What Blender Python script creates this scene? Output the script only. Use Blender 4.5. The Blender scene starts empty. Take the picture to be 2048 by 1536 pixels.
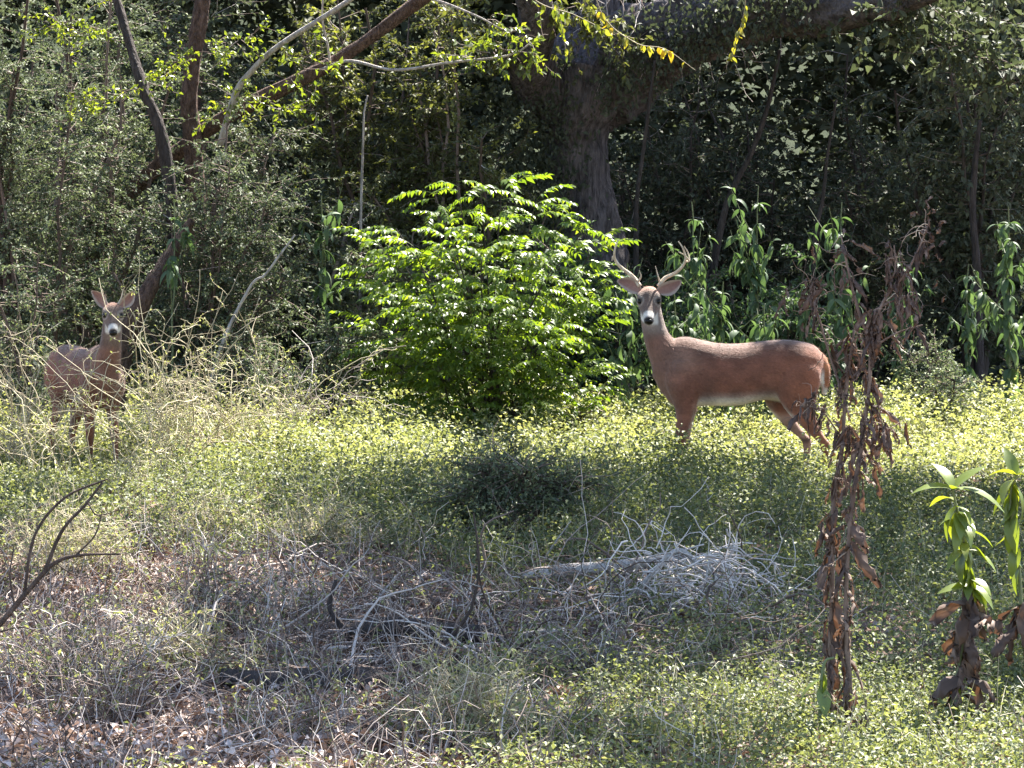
import bpy, math
import numpy as np
from mathutils import Vector, Matrix

scene = bpy.context.scene
COL = scene.collection
# ------------------------------------------------------------------ camera, sky, sun, exposure
CAM_H, FOC = 1.75, 6820.0            # camera height (m), focal length in photo pixels (2048 wide)
HORIZON = 420.0
TH = math.atan((768 - HORIZON) / FOC)
cam_d = bpy.data.cameras.new('camera'); cam = bpy.data.objects.new('camera', cam_d); COL.objects.link(cam)
cam.location = (0, 0, CAM_H); cam.rotation_euler = (math.pi / 2 - TH, 0, 0)
cam_d.sensor_width = 36.0; cam_d.lens = 36.0 * FOC / 2048.0; cam_d.clip_start = 0.1; cam_d.clip_end = 2000
scene.camera = cam
SUN_EL, SUN_H = math.radians(54), np.array([0.52, 0.80]); SUN_H = SUN_H / np.linalg.norm(SUN_H)
world = bpy.data.worlds.new('World'); scene.world = world; world.use_nodes = True
nt = world.node_tree; bg = nt.nodes['Background']; sky = nt.nodes.new('ShaderNodeTexSky')
sky.sky_type = 'NISHITA'; sky.sun_disc = False; sky.sun_elevation = SUN_EL
sky.sun_rotation = math.atan2(SUN_H[0], SUN_H[1])
nt.links.new(sky.outputs[0], bg.inputs[0]); bg.inputs[1].default_value = 0.085
sun_d = bpy.data.lights.new('sun', 'SUN'); sun_d.energy = 5.0; sun_d.angle = math.radians(0.5); sun_d.color = (1, .95, .86)
sun = bpy.data.objects.new('sun', sun_d); COL.objects.link(sun); sun.location = (10, 20, 30)
SUN_V = Vector((SUN_H[0] * math.cos(SUN_EL), SUN_H[1] * math.cos(SUN_EL), math.sin(SUN_EL)))
sun.rotation_euler = SUN_V.to_track_quat('Z', 'Y').to_euler()
scene.view_settings.view_transform = 'Standard'; scene.view_settings.look = 'None'
scene.view_settings.exposure = 2.55; scene.view_settings.gamma = 1.0
scene.render.engine = 'CYCLES'
scene.cycles.max_bounces = 5; scene.cycles.diffuse_bounces = 3; scene.cycles.glossy_bounces = 2
scene.cycles.transmission_bounces = 4; scene.cycles.caustics_reflective = False; scene.cycles.caustics_refractive = False

# ------------------------------------------------------------------ helpers
def RNG(s): return np.random.default_rng(s)
def P(px, py, D):
    """photo pixel + world distance -> world point (used to measure the place)"""
    u, v = (px - 1024) / FOC, (768 - py) / FOC
    t = D / (math.cos(TH) + v * math.sin(TH))
    return np.array([u * t, D, CAM_H + t * (v * math.cos(TH) - math.sin(TH))])
def PX(px, D): return P(px, HORIZON, D)[0]
def DG(py): return CAM_H * FOC / (py - HORIZON)      # distance of flat ground seen at a row
def _hash(ix, iy, s):
    h = (ix * 374761393 + iy * 668265263 + s * 974634777) & 0xffffffff
    h = ((h ^ (h >> 13)) * 1274126177) & 0xffffffff
    return ((h ^ (h >> 16)) & 0xffff) / 65535.0
def noise2(x, y, s=0):
    x = np.asarray(x, float); y = np.asarray(y, float)
    ix = np.floor(x).astype(np.int64); iy = np.floor(y).astype(np.int64)
    fx = x - ix; fy = y - iy; fx = fx * fx * (3 - 2 * fx); fy = fy * fy * (3 - 2 * fy)
    a = _hash(ix, iy, s); b = _hash(ix + 1, iy, s); c = _hash(ix, iy + 1, s); d = _hash(ix + 1, iy + 1, s)
    return a + (b - a) * fx + (c - a) * fy + (a - b - c + d) * fx * fy
def fbm(x, y, s=0, o=3):
    v = 0; a = .5; t = 0
    for k in range(o):
        v = v + a * noise2(x * 2 ** k, y * 2 ** k, s + k * 17); t += a; a *= .5
    return v / t
def gz(x, y): return (fbm(np.asarray(x) * .55, np.asarray(y) * .55, 5) - .5) * .08
def sstep(a, b, x):
    t = np.clip((x - a) / (b - a), 0, 1); return t * t * (3 - 2 * t)
def nrm(v): return v / np.maximum(np.linalg.norm(v, axis=-1, keepdims=True), 1e-9)

def mk(name, V, faces, mat, parent=None, attrs=None, smooth=False, kind=None):
    """V (n,3); faces: list of (m,k) int arrays -> one linked mesh object"""
    me = mesh_data(name, V, faces, mat, attrs, smooth)
    o = bpy.data.objects.new(name, me); COL.objects.link(o)
    if parent is not None: o.parent = parent
    if kind: o['kind'] = kind
    return o
def mesh_data(name, V, faces, mat, attrs=None, smooth=False):
    me = bpy.data.meshes.new(name)
    V = np.ascontiguousarray(V, np.float32); me.vertices.add(len(V)); me.vertices.foreach_set('co', V.ravel())
    faces = [np.asarray(f, np.int32) for f in faces if len(f)]
    li = np.concatenate([f.ravel() for f in faces]); cnt = np.concatenate([np.full(len(f), f.shape[1], np.int32) for f in faces])
    me.loops.add(len(li)); me.loops.foreach_set('vertex_index', li)
    st = np.zeros(len(cnt), np.int32); st[1:] = np.cumsum(cnt)[:-1]
    me.polygons.add(len(cnt)); me.polygons.foreach_set('loop_start', st); me.polygons.foreach_set('loop_total', cnt)
    me.update(calc_edges=True)
    if smooth: me.polygons.foreach_set('use_smooth', np.ones(len(cnt), bool))
    for k, a in (attrs or {}).items():
        a = np.ascontiguousarray(a, np.float32)
        if a.ndim == 1:
            at = me.attributes.new(k, 'FLOAT', 'POINT'); at.data.foreach_set('value', a)
        else:
            at = me.attributes.new(k, 'FLOAT_COLOR', 'POINT')
            at.data.foreach_set('color', np.concatenate([a, np.ones((len(a), 1), np.float32)], 1).ravel())
    if mat: me.materials.append(mat)
    return me
def thing(name, label, cat, loc=(0, 0, 0), group=None, rotz=0, scale=1):
    o = bpy.data.objects.new(name, None); COL.objects.link(o); o.location = loc; o.rotation_euler = (0, 0, rotz)
    o.scale = (scale,) * 3; o.empty_display_size = .2
    o['label'] = label; o['category'] = cat
    if group: o['group'] = group
    return o
class Acc:
    def __init__(s): s.V = []; s.F = []; s.T = []; s.n = 0
    def add(s, V, faces, tint=None):
        V = V.reshape(-1, 3)
        for f in faces: s.F.append(np.asarray(f) + s.n)
        s.V.append(V); s.T.append(np.zeros(len(V)) if tint is None else np.asarray(tint, float).ravel()); s.n += len(V)
        return s
    def build(s, name, mat, parent=None, origin=None, smooth=False, kind=None):
        V = np.concatenate(s.V)
        if origin is not None: V = V - np.asarray(origin)
        by = {}
        for f in s.F: by.setdefault(f.shape[1], []).append(f)
        return mk(name, V, [np.concatenate(v) for v in by.values()], mat, parent, {'tint': np.concatenate(s.T)}, smooth, kind)
    def data(s, name, mat, smooth=False):
        by = {}
        for f in s.F: by.setdefault(f.shape[1], []).append(f)
        return mesh_data(name, np.concatenate(s.V), [np.concatenate(v) for v in by.values()], mat, {'tint': np.concatenate(s.T)}, smooth)

def leaves(Pp, Dr, Nn, L, W, tint, fold=.22, droop=.18):
    """folded 2-triangle leaves"""
    Dr = nrm(Dr); S = nrm(np.cross(Nn, Dr)); Nn = nrm(np.cross(Dr, S)); L = L[:, None]; W = W[:, None]
    n = len(Pp); V = np.empty((n, 4, 3))
    V[:, 0] = Pp; mid = Pp + Dr * L * .42
    V[:, 1] = mid + S * W * .5 + Nn * W * fold; V[:, 2] = Pp + Dr * L - Nn * L * droop; V[:, 3] = mid - S * W * .5 + Nn * W * fold
    b = np.arange(n)[:, None] * 4
    F = np.concatenate([b + np.array([0, 1, 2]), b + np.array([0, 2, 3])])
    return V.reshape(-1, 3), [F], np.repeat(tint, 4)
def broad(Pp, Dr, Nn, L, W, tint, fold=.15, droop=.5, seg=5, crumple=0., rng=None, prof=None):
    """larger leaves: blade of seg segments, folded along the midrib and curving down"""
    Dr = nrm(Dr); S = nrm(np.cross(Nn, Dr)); Nn = nrm(np.cross(Dr, S)); n = len(Pp)
    t = np.linspace(0, 1, seg + 1)
    w = prof if prof is not None else np.sin(np.pi * np.clip(t * .94 + .04, 0, 1) ** .8) ** .9
    V = np.empty((n, seg + 1, 3, 3)); ang = droop * t
    for i in range(seg + 1):
        a = droop * t[i] * 1.5
        c = Pp + L[:, None] * t[i] * (Dr * np.cos(a * .6) - Nn * np.sin(a * .6))
        ww = (W * .5 * w[i])[:, None]
        V[:, i, 0] = c + S * ww + Nn * ww * fold; V[:, i, 1] = c; V[:, i, 2] = c - S * ww + Nn * ww * fold
    if crumple:
        V += rng.normal(size=V.shape) * (W * crumple)[:, None, None, None] * np.array([.4, 1, 1, 1, 1, 1, 1, 1, 1, 1])[np.minimum(np.arange(seg + 1), 9)][None, :, None, None]
    b = np.arange(n)[:, None] * (seg + 1) * 3; F = []
    for i in range(seg):
        for j in range(2):
            F.append(b + np.array([i * 3 + j, (i + 1) * 3 + j, (i + 1) * 3 + j + 1, i * 3 + j + 1]))
    return V.reshape(-1, 3), [np.concatenate(F)], np.repeat(tint, (seg + 1) * 3)
def tubes(Pt, R, sides=3, tint=None, cap=False):
    """batch of tubes: Pt (B,n,3), R (B,n)"""
    Pt = np.asarray(Pt, float); R = np.asarray(R, float)
    if Pt.ndim == 2: Pt = Pt[None]; R = R[None]
    B, n, _ = Pt.shape
    T = nrm(np.gradient(Pt, axis=1)); m = nrm(T.mean(1))
    ref = np.where(np.abs(m[:, 2:3]) > .8, np.array([[1., 0, 0]]), np.array([[0, 0, 1.]]))[:, None, :]
    U = nrm(np.cross(T, np.broadcast_to(ref, T.shape))); W = np.cross(T, U)
    a = np.arange(sides) / sides * 2 * np.pi
    V = Pt[:, :, None, :] + R[:, :, None, None] * (np.cos(a)[None, None, :, None] * U[:, :, None, :] + np.sin(a)[None, None, :, None] * W[:, :, None, :])
    i = np.arange(n - 1)[:, None]; j = np.arange(sides)[None, :]
    q = np.stack([i * sides + j, i * sides + (j + 1) % sides, (i + 1) * sides + (j + 1) % sides, (i + 1) * sides + j], -1).reshape(-1, 4)
    F = (np.arange(B)[:, None, None] * n * sides + q[None]).reshape(-1, 4)
    fs = [F]
    if cap:
        e = np.arange(sides)
        fs.append((np.arange(B)[:, None] * n * sides + e[::-1][None])); fs.append((np.arange(B)[:, None] * n * sides + (n - 1) * sides + e[None]))
    return V.reshape(-1, 3), fs, (np.zeros(B * n * sides) if tint is None else np.repeat(tint, n * sides))
def walk(st, d, length, n, curl, droop, rng):
    Bn = len(st); Pt = np.empty((Bn, n, 3)); Pt[:, 0] = st; d = nrm(d)
    for i in range(1, n):
        Pt[:, i] = Pt[:, i - 1] + d * (length / (n - 1))[:, None]
        d = d + rng.normal(size=d.shape) * curl; d[:, 2] -= droop; d = nrm(d)
    return Pt
def spline(pts, n):
    """Catmull-Rom through the points, n samples"""
    p = np.asarray(pts, float); p = np.vstack([2 * p[0] - p[1], p, 2 * p[-1] - p[-2]]); k = len(p) - 3
    t = np.linspace(0, k - 1e-9, n); i = t.astype(int); f = (t - i)[:, None]
    a, b, c, d = p[i], p[i + 1], p[i + 2], p[i + 3]
    return .5 * (2 * b + (c - a) * f + (2 * a - 5 * b + 4 * c - d) * f ** 2 + (3 * b - a - 3 * c + d) * f ** 3)
def at_t(Pt, k, t):
    n = Pt.shape[1]; x = t * (n - 1); i = np.minimum(x.astype(int), n - 2); f = (x - i)[:, None]
    return Pt[k, i] * (1 - f) + Pt[k, i + 1] * f
def trunk(pts, radii, sides=18, n=40, rough=.08, seed=0, freq=9.):
    """knobbly limb along points; returns V,faces,tint"""
    c = spline(pts, n); r = np.interp(np.linspace(0, 1, n), np.linspace(0, 1, len(radii)), radii)
    V, F, T = tubes(c, r, sides, cap=True)
    V = V.reshape(n, sides, 3); ii = np.arange(n)[:, None]; jj = np.arange(sides)[None, :]
    ln = np.concatenate([[0], np.cumsum(np.linalg.norm(np.diff(c, axis=0), axis=1))])
    ca, sa = np.cos(2 * np.pi * jj / sides), np.sin(2 * np.pi * jj / sides)
    nz = fbm(ca * 2.2 + 40 + 0 * ii, sa * 2.2 + ln[:, None] * freq * .35, seed, 3) - .5
    V = c[:, None] + (V - c[:, None]) * (1 + nz * rough * 4)[:, :, None]
    return V.reshape(-1, 3), F, T

# ------------------------------------------------------------------ materials
def new_mat(name):
    m = bpy.data.materials.new(name); m.use_nodes = True; n = m.node_tree.nodes
    return m, n, m.node_tree.links, n['Principled BSDF'], n['Material Output']
def ramp(n, cols):
    r = n.new('ShaderNodeValToRGB'); e = r.color_ramp.elements
    while len(e) < len(cols): e.new(.5)
    for k, (p, c) in enumerate(cols): e[k].position = p; e[k].color = (*c, 1)
    return r
def leaf_mat(name, cols, trans=.35, tcol=(1.25, 1.25, .45), rough=.45, spec=.5):
    m, n, l, b, out = new_mat(name)
    at = n.new('ShaderNodeAttribute'); at.attribute_name = 'tint'
    r = ramp(n, cols); l.new(at.outputs['Fac'], r.inputs[0]); l.new(r.outputs[0], b.inputs['Base Color'])
    b.inputs['Roughness'].default_value = rough; b.inputs['Specular IOR Level'].default_value = spec
    if trans:
        tr = n.new('ShaderNodeBsdfTranslucent'); mx = n.new('ShaderNodeMixRGB'); mx.blend_type = 'MULTIPLY'; mx.inputs[0].default_value = 1
        mx.inputs[2].default_value = (*tcol, 1); l.new(r.outputs[0], mx.inputs[1]); l.new(mx.outputs[0], tr.inputs[0])
        ms = n.new('ShaderNodeMixShader'); ms.inputs[0].default_value = trans
        l.new(b.outputs[0], ms.inputs[1]); l.new(tr.outputs[0], ms.inputs[2]); l.new(ms.outputs[0], out.inputs[0])
    return m
def bark_mat(name, c1, c2, scale=18, bump=.6, stretch=.25):
    m, n, l, b, out = new_mat(name)
    tc = n.new('ShaderNodeTexCoord'); mp = n.new('ShaderNodeMapping'); mp.inputs['Scale'].default_value = (1, 1, stretch)
    l.new(tc.outputs['Object'], mp.inputs[0])
    nz = n.new('ShaderNodeTexNoise'); nz.inputs['Scale'].default_value = scale; nz.inputs['Detail'].default_value = 8; nz.inputs['Roughness'].default_value = .7
    l.new(mp.outputs[0], nz.inputs[0]); r = ramp(n, [(.3, c1), (.7, c2)]); l.new(nz.outputs[0], r.inputs[0])
    vz = n.new('ShaderNodeTexVoronoi'); vz.feature = 'DISTANCE_TO_EDGE'; vz.inputs['Scale'].default_value = scale * 1.3; l.new(mp.outputs[0], vz.inputs[0])
    mx = n.new('ShaderNodeMath'); mx.operation = 'ADD'; l.new(nz.outputs[0], mx.inputs[0]); l.new(vz.outputs[0], mx.inputs[1])
    bp = n.new('ShaderNodeBump'); bp.inputs['Strength'].default_value = bump; bp.inputs['Distance'].default_value = .05
    l.new(mx.outputs[0], bp.inputs['Height']); l.new(bp.outputs[0], b.inputs['Normal'])
    l.new(r.outputs[0], b.inputs['Base Color']); b.inputs['Roughness'].default_value = .9; b.inputs['Specular IOR Level'].default_value = .2
    return m
M = {}
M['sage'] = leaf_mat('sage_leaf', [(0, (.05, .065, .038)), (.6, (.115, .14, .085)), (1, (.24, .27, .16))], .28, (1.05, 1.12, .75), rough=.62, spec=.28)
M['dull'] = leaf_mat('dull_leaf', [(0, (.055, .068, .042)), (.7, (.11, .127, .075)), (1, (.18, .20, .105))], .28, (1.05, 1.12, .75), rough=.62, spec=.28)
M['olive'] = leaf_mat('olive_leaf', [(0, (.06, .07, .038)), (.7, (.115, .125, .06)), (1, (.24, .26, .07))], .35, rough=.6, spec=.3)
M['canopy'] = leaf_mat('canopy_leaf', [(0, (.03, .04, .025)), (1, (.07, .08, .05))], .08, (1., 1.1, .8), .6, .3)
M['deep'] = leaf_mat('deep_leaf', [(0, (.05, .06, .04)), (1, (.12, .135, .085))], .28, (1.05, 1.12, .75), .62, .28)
M['bright'] = leaf_mat('bright_leaf', [(0, (.06, .10, .025)), (.6, (.115, .18, .035)), (1, (.22, .27, .06))], .5, (1.55, 1.5, .3), .4, .5)
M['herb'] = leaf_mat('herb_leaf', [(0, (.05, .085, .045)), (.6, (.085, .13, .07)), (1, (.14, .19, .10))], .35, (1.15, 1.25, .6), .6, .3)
M['lance'] = leaf_mat('lance_leaf', [(0, (.09, .13, .035)), (.6, (.18, .23, .05)), (1, (.30, .31, .07))], .45, (1.4, 1.35, .3), .35, .6)
M['yellow'] = leaf_mat('yellow_leaf', [(0, (.22, .24, .05)), (.6, (.36, .34, .06)), (1, (.55, .38, .04))], .45, (1.2, 1.1, .4))
M['cover'] = leaf_mat('cover_leaf', [(0, (.055, .07, .032)), (.45, (.12, .142, .075)), (.75, (.215, .235, .11)), (1, (.36, .36, .19))], .40, (1.2, 1.2, .6), .55, .35)
M['litter'] = leaf_mat('litter_leaf', [(0, (.09, .055, .045)), (.5, (.23, .16, .13)), (.85, (.40, .31, .27)), (1, (.58, .50, .46))], .1, (1, .8, .6), .7, .3)
M['withered'] = leaf_mat('withered_leaf', [(0, (.03, .02, .017)), (.45, (.12, .08, .062)), (.8, (.29, .215, .165)), (1, (.52, .42, .31))], .15, (1.2, .8, .5), .7, .3)
M['straw'] = leaf_mat('straw_stem', [(0, (.16, .12, .075)), (.5, (.36, .30, .19)), (1, (.58, .52, .36))], 0, rough=.7)
M['twig'] = leaf_mat('twig_bark', [(0, (.05, .035, .028)), (.5, (.17, .125, .105)), (1, (.60, .54, .50))], 0, rough=.85, spec=.25)
M['stem'] = leaf_mat('green_stem', [(0, (.05, .06, .03)), (1, (.16, .19, .07))], 0, rough=.6)
M['darkstem'] = leaf_mat('dark_stem', [(0, (.025, .018, .014)), (1, (.07, .05, .04))], 0, rough=.8)
M['bark'] = bark_mat('grey_bark', (.012, .010, .011), (.22, .19, .195), 22, 1., .2)
M['redbark'] = bark_mat('red_bark', (.028, .017, .014), (.23, .15, .12), 34, 1., .35)
M['limbbark'] = bark_mat('limb_bark', (.016, .014, .015), (.19, .165, .17), 14, 1., .8)
M['palebark'] = bark_mat('pale_bark', (.18, .155, .14), (.55, .50, .46), 26, .6)
M['brownbark'] = bark_mat('brown_bark', (.045, .032, .026), (.17, .125, .10), 40, .8)
M['darkbark'] = bark_mat('dark_bark', (.02, .016, .015), (.09, .075, .07), 24, .8)

# ------------------------------------------------------------------ ground
m, n, l, b, out = new_mat('forest_soil')
tc = n.new('ShaderNodeTexCoord'); a1 = n.new('ShaderNodeTexNoise'); a1.inputs['Scale'].default_value = 3.; a1.inputs['Detail'].default_value = 10; a1.inputs['Roughness'].default_value = .75
l.new(tc.outputs['Object'], a1.inputs[0]); r = ramp(n, [(.3, (.055, .036, .028)), (.5, (.13, .09, .07)), (.7, (.24, .17, .14))]); l.new(a1.outputs[0], r.inputs[0])
sx = n.new('ShaderNodeSeparateXYZ'); l.new(tc.outputs['Object'], sx.inputs[0]); mr_ = n.new('ShaderNodeMapRange'); mr_.inputs[1].default_value = 30; mr_.inputs[2].default_value = 40; l.new(sx.outputs[1], mr_.inputs[0])
r2 = ramp(n, [(.35, (.014, .02, .01)), (.7, (.045, .055, .025))]); l.new(a1.outputs[0], r2.inputs[0]); mg = n.new('ShaderNodeMixRGB'); l.new(mr_.outputs[0], mg.inputs[0]); l.new(r.outputs[0], mg.inputs[1]); l.new(r2.outputs[0], mg.inputs[2])
l.new(mg.outputs[0], b.inputs['Base Color']); b.inputs['Roughness'].default_value = .95; b.inputs['Specular IOR Level'].default_value = .1
a2 = n.new('ShaderNodeTexNoise'); a2.inputs['Scale'].default_value = 40; a2.inputs['Detail'].default_value = 6; l.new(tc.outputs['Object'], a2.inputs[0])
bp = n.new('ShaderNodeBump'); bp.inputs['Strength'].default_value = .8; bp.inputs['Distance'].default_value = .03; l.new(a2.outputs[0], bp.inputs['Height']); l.new(bp.outputs[0], b.inputs['Normal'])
M['soil'] = m
def hill(y): return sstep(52, 100, y) * 16
gx = np.concatenate([np.linspace(-400, -9, 14), np.linspace(-8, 8, 70), np.linspace(9, 400, 14)])
gy = np.concatenate([np.linspace(-300, 6, 10), np.linspace(7, 46, 160), np.linspace(47, 500, 50)])
X, Y = np.meshgrid(gx, gy); Z = gz(X, Y) + hill(Y)
Gi = np.arange(X.size).reshape(X.shape)
gf = np.stack([Gi[:-1, :-1], Gi[:-1, 1:], Gi[1:, 1:], Gi[1:, :-1]], -1).reshape(-1, 4)
g = mk('ground', np.stack([X, Y, Z], -1).reshape(-1, 3), [gf], M['soil'], smooth=True); g['kind'] = 'structure'

# ------------------------------------------------------------------ ground cover
def in_view(x, y, mar=1.12): return np.abs(x) < (1024 / FOC) * y * mar
def left_dry(x, y):
    """0 green .. 1 dry, brown: the dry corner lies towards the near left"""
    px = x / y * FOC + 1024
    return sstep(1350, 700, px + (y - 13) * 90) * sstep(19.5, 15.0, y) 
def bare(x, y):
    px = x / y * FOC + 1024
    b1 = np.exp(-(((px - 900) / 470) ** 2 + ((y - 14.0) / 1.25) ** 2)) * .95
    b2 = sstep(1000, 500, px) * sstep(12.2, 11.0, y)
    return np.clip(b1 + b2, 0, 1)
def cover_h(x, y):
    h = .06 + .26 * fbm(x * 1.1, y * .8, 31, 3) ** 1.2
    h = h * (1 - .55 * bare(x, y)) + .07 * sstep(24, 27, y)
    return h + .05 * (noise2(x * 5, y * 4, 77) - .5)
rng = RNG(1)
def scatter(nmax, y0, y1, rng, dens):
    y = np.sqrt(rng.uniform(y0 ** 2, y1 ** 2, nmax)); x = rng.uniform(-1, 1, nmax) * (1024 / FOC) * y * 1.12
    k = rng.uniform(size=nmax) < dens(x, y); return x[k], y[k]
def upleaf(x, y, z, L, W, tint, rng, up=1., droop=.18):
    n = len(x); a = rng.uniform(0, 2 * np.pi, n)
    d = np.stack([np.cos(a), np.sin(a), rng.normal(0, .35, n)], 1)
    nn = np.stack([rng.normal(0, .55, n), rng.normal(0, .55, n), np.full(n, up)], 1)
    return leaves(np.stack([x, y, z], 1), d, nn, L, W, tint, droop=droop)
acc = Acc()
green = lambda x, y: (1 - .93 * left_dry(x, y)) * (1 - .8 * bare(x, y))
x, y = scatter(70000, 9.6, 29, rng, lambda x, y: green(x, y) * np.clip(.35 + 1.3 * fbm(x * 1.7, y * 1.4, 9), 0, 1))
H = cover_h(x, y); z = gz(x, y) + H * .6 * (1 - rng.uniform(size=len(x)) ** 1.6 * .8)
L = (.014 + .014 * rng.uniform(size=len(x))) * (.9 + .7 * sstep(12, 28, y))
sunlit_yel = sstep(20, 23, y) * .45 + fbm(x * .8, y * .6, 55) * .5 - .1  # sunlit band put into the leaf tint, over random yellowing
acc.add(*upleaf(x, y, z, L, L * rng.uniform(.45, .75, len(x)), np.clip(rng.normal(.26, .18, len(x)) + sunlit_yel * .6, 0, 1), rng))
# domed plants of the cover
cx, cy = scatter(4500, 9.7, 28.2, rng, lambda x, y: green(x, y) * np.clip(-.15 + 2.2 * fbm(x * .9, y * .7, 119), .12 + .4 * sstep(12.5, 11.2, y), 1))
nx, ny = scatter(900, 9.7, 12.6, rng, lambda x, y: sstep(750, 1100, x / y * FOC + 1024) * .9 + .05); cx = np.concatenate([cx, nx]); cy = np.concatenate([cy, ny])
nc = len(cx); big_ = fbm(cx * .7, cy * .6, 123); rc = rng.uniform(.07, .20, nc) * (.6 + .9 * big_); hc = rng.uniform(.09, .30, nc) * (.5 + 1.2 * big_) * (1 - .4 * bare(cx, cy)) * (.55 + .45 * sstep(11.6, 13.2, cy)) * (1 + .25 * sstep(22, 26, cy)) * (1 - .55 * sstep(-2.0, -2.3, cx) * sstep(19.3, 20, cy) * sstep(24, 23.4, cy))
ct = rng.normal(0, .10, nc) + sstep(20, 23, cy) * .38 + fbm(cx * .8, cy * .6, 55) * .3 - .08 + .08 * sstep(12.3, 10.8, cy)  # plants in the sunlit band tinted lighter, sunlight held in their colour
k = np.repeat(np.arange(nc), np.clip((rc / .14) ** 1.6 * 95, 22, 230).astype(int)); n_ = len(k)
ph = rng.uniform(0, 2 * np.pi, n_); cth = rng.uniform(-.1, 1, n_); sth = np.sqrt(1 - cth ** 2); ra = rng.uniform(.35, 1, n_) ** .4 * (1 + .25 * rng.normal(size=n_) * .6)
off_ = np.stack([rc[k] * np.cos(ph) * sth, rc[k] * np.sin(ph) * sth, hc[k] * np.maximum(cth, .05)], 1) * ra[:, None]
pp = np.stack([cx, cy, gz(cx, cy) + .015], 1)[k] + off_
L = rng.uniform(.014, .030, n_) * (.85 + .8 * sstep(12, 27, pp[:, 1]))
dd = np.stack([np.cos(ph), np.sin(ph), rng.normal(0, .4, n_)], 1) + rng.normal(0, .6, (n_, 3)); nn = nrm(off_) * .5 + rng.normal(0, .4, (n_, 3)) + np.array([0, 0, .8])
acc.add(*leaves(pp, dd, nn, L, L * rng.uniform(.45, .75, n_), np.clip(rng.normal(.36, .16, n_) + ct[k], 0, 1)))
o = acc.build('ground_cover', M['cover'], kind='stuff'); o['label'] = 'low tangled yellow green ground cover of small leaves across the clearing'; o['category'] = 'ground cover'
# standing sprigs above the cover
acc = Acc(); ls = Acc()
x, y = scatter(9000, 9.8, 29, rng, lambda x, y: (1 - .6 * left_dry(x, y)) * (1 - .5 * bare(x, y)) * np.clip(2.0 * fbm(x * 1.3, y, 19) - .5, 0, 1))
st = np.stack([x, y, gz(x, y)], 1); h = cover_h(x, y) + rng.uniform(.02, .12, len(x))
W_ = walk(st, np.stack([rng.normal(0, .35, len(x)), rng.normal(0, .35, len(x)), np.ones(len(x))], 1), h, 4, .22, .05, rng)
acc.add(*tubes(W_, np.full((len(x), 4), .0016) * np.array([1.3, 1.1, .8, .5]), 3, np.clip(rng.normal(.45, .25, len(x)), 0, 1)))
k = np.repeat(np.arange(len(x)), 7); t = rng.uniform(.35, 1, len(k)); pp = at_t(W_, k, t)
Lk = rng.uniform(.012, .026, len(k)) * (1 + .4 * sstep(14, 28, pp[:, 1])); ls.add(*upleaf(pp[:, 0], pp[:, 1], pp[:, 2], Lk, Lk * .55, np.clip(rng.normal(.45, .2, len(k)), 0, 1), rng))
o = acc.build('cover_stems', M['straw'], kind='stuff'); o['label'] = 'thin straw coloured stems standing in the ground cover'; o['category'] = 'stems'
o = ls.build('cover_sprigs', M['cover'], kind='stuff'); o['label'] = 'small leafy sprigs poking above the ground cover'; o['category'] = 'sprigs'
# dry leaf litter
acc = Acc()
x, y = scatter(95000, 9.5, 22, rng, lambda x, y: np.clip(left_dry(x, y) + .9 * bare(x, y) + .12, 0, 1))
z = gz(x, y) + .005 + .07 * fbm(x * 1.5, y * 1.2, 41) * rng.uniform(size=len(x)) + .03 * rng.uniform(size=len(x))
L = rng.uniform(.02, .05, len(x)); tint = np.clip(rng.normal(.40, .2, len(x)) + .38 * (bare(x, y) * sstep(12.5, 11.2, y)), 0, 1)
acc.add(*upleaf(x, y, z, L, L * .6, tint, rng, 1.0, .4))
o = acc.build('leaf_litter', M['litter'], kind='stuff'); o['label'] = 'pinkish brown dry leaf litter over bare soil'; o['category'] = 'leaf litter'
# dry twigs and stems lying and standing in the near part
acc = Acc()
x, y = scatter(13000, 9.6, 20, rng, lambda x, y: np.clip(left_dry(x, y) * .9 + .45 * bare(x, y) + .05, 0, 1))
n_ = len(x); up = np.where(rng.uniform(size=n_) < .6, 1.0, .15)
W_ = walk(np.stack([x, y, gz(x, y) + .01], 1), np.stack([rng.normal(0, .7, n_), rng.normal(0, .5, n_), up + rng.normal(0, .15, n_)], 1), rng.uniform(.08, .42, n_), 6, .38, .06, rng)
acc.add(*tubes(W_, rng.uniform(.0012, .0028, n_)[:, None] * np.linspace(1.2, .5, 6), 3, np.clip(rng.normal(.5, .28, n_), 0, 1)))
o = acc.build('dry_twigs', M['twig'], kind='stuff'); o['label'] = 'tangle of thin grey brown twigs lying among leaf litter'; o['category'] = 'twigs'

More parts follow.
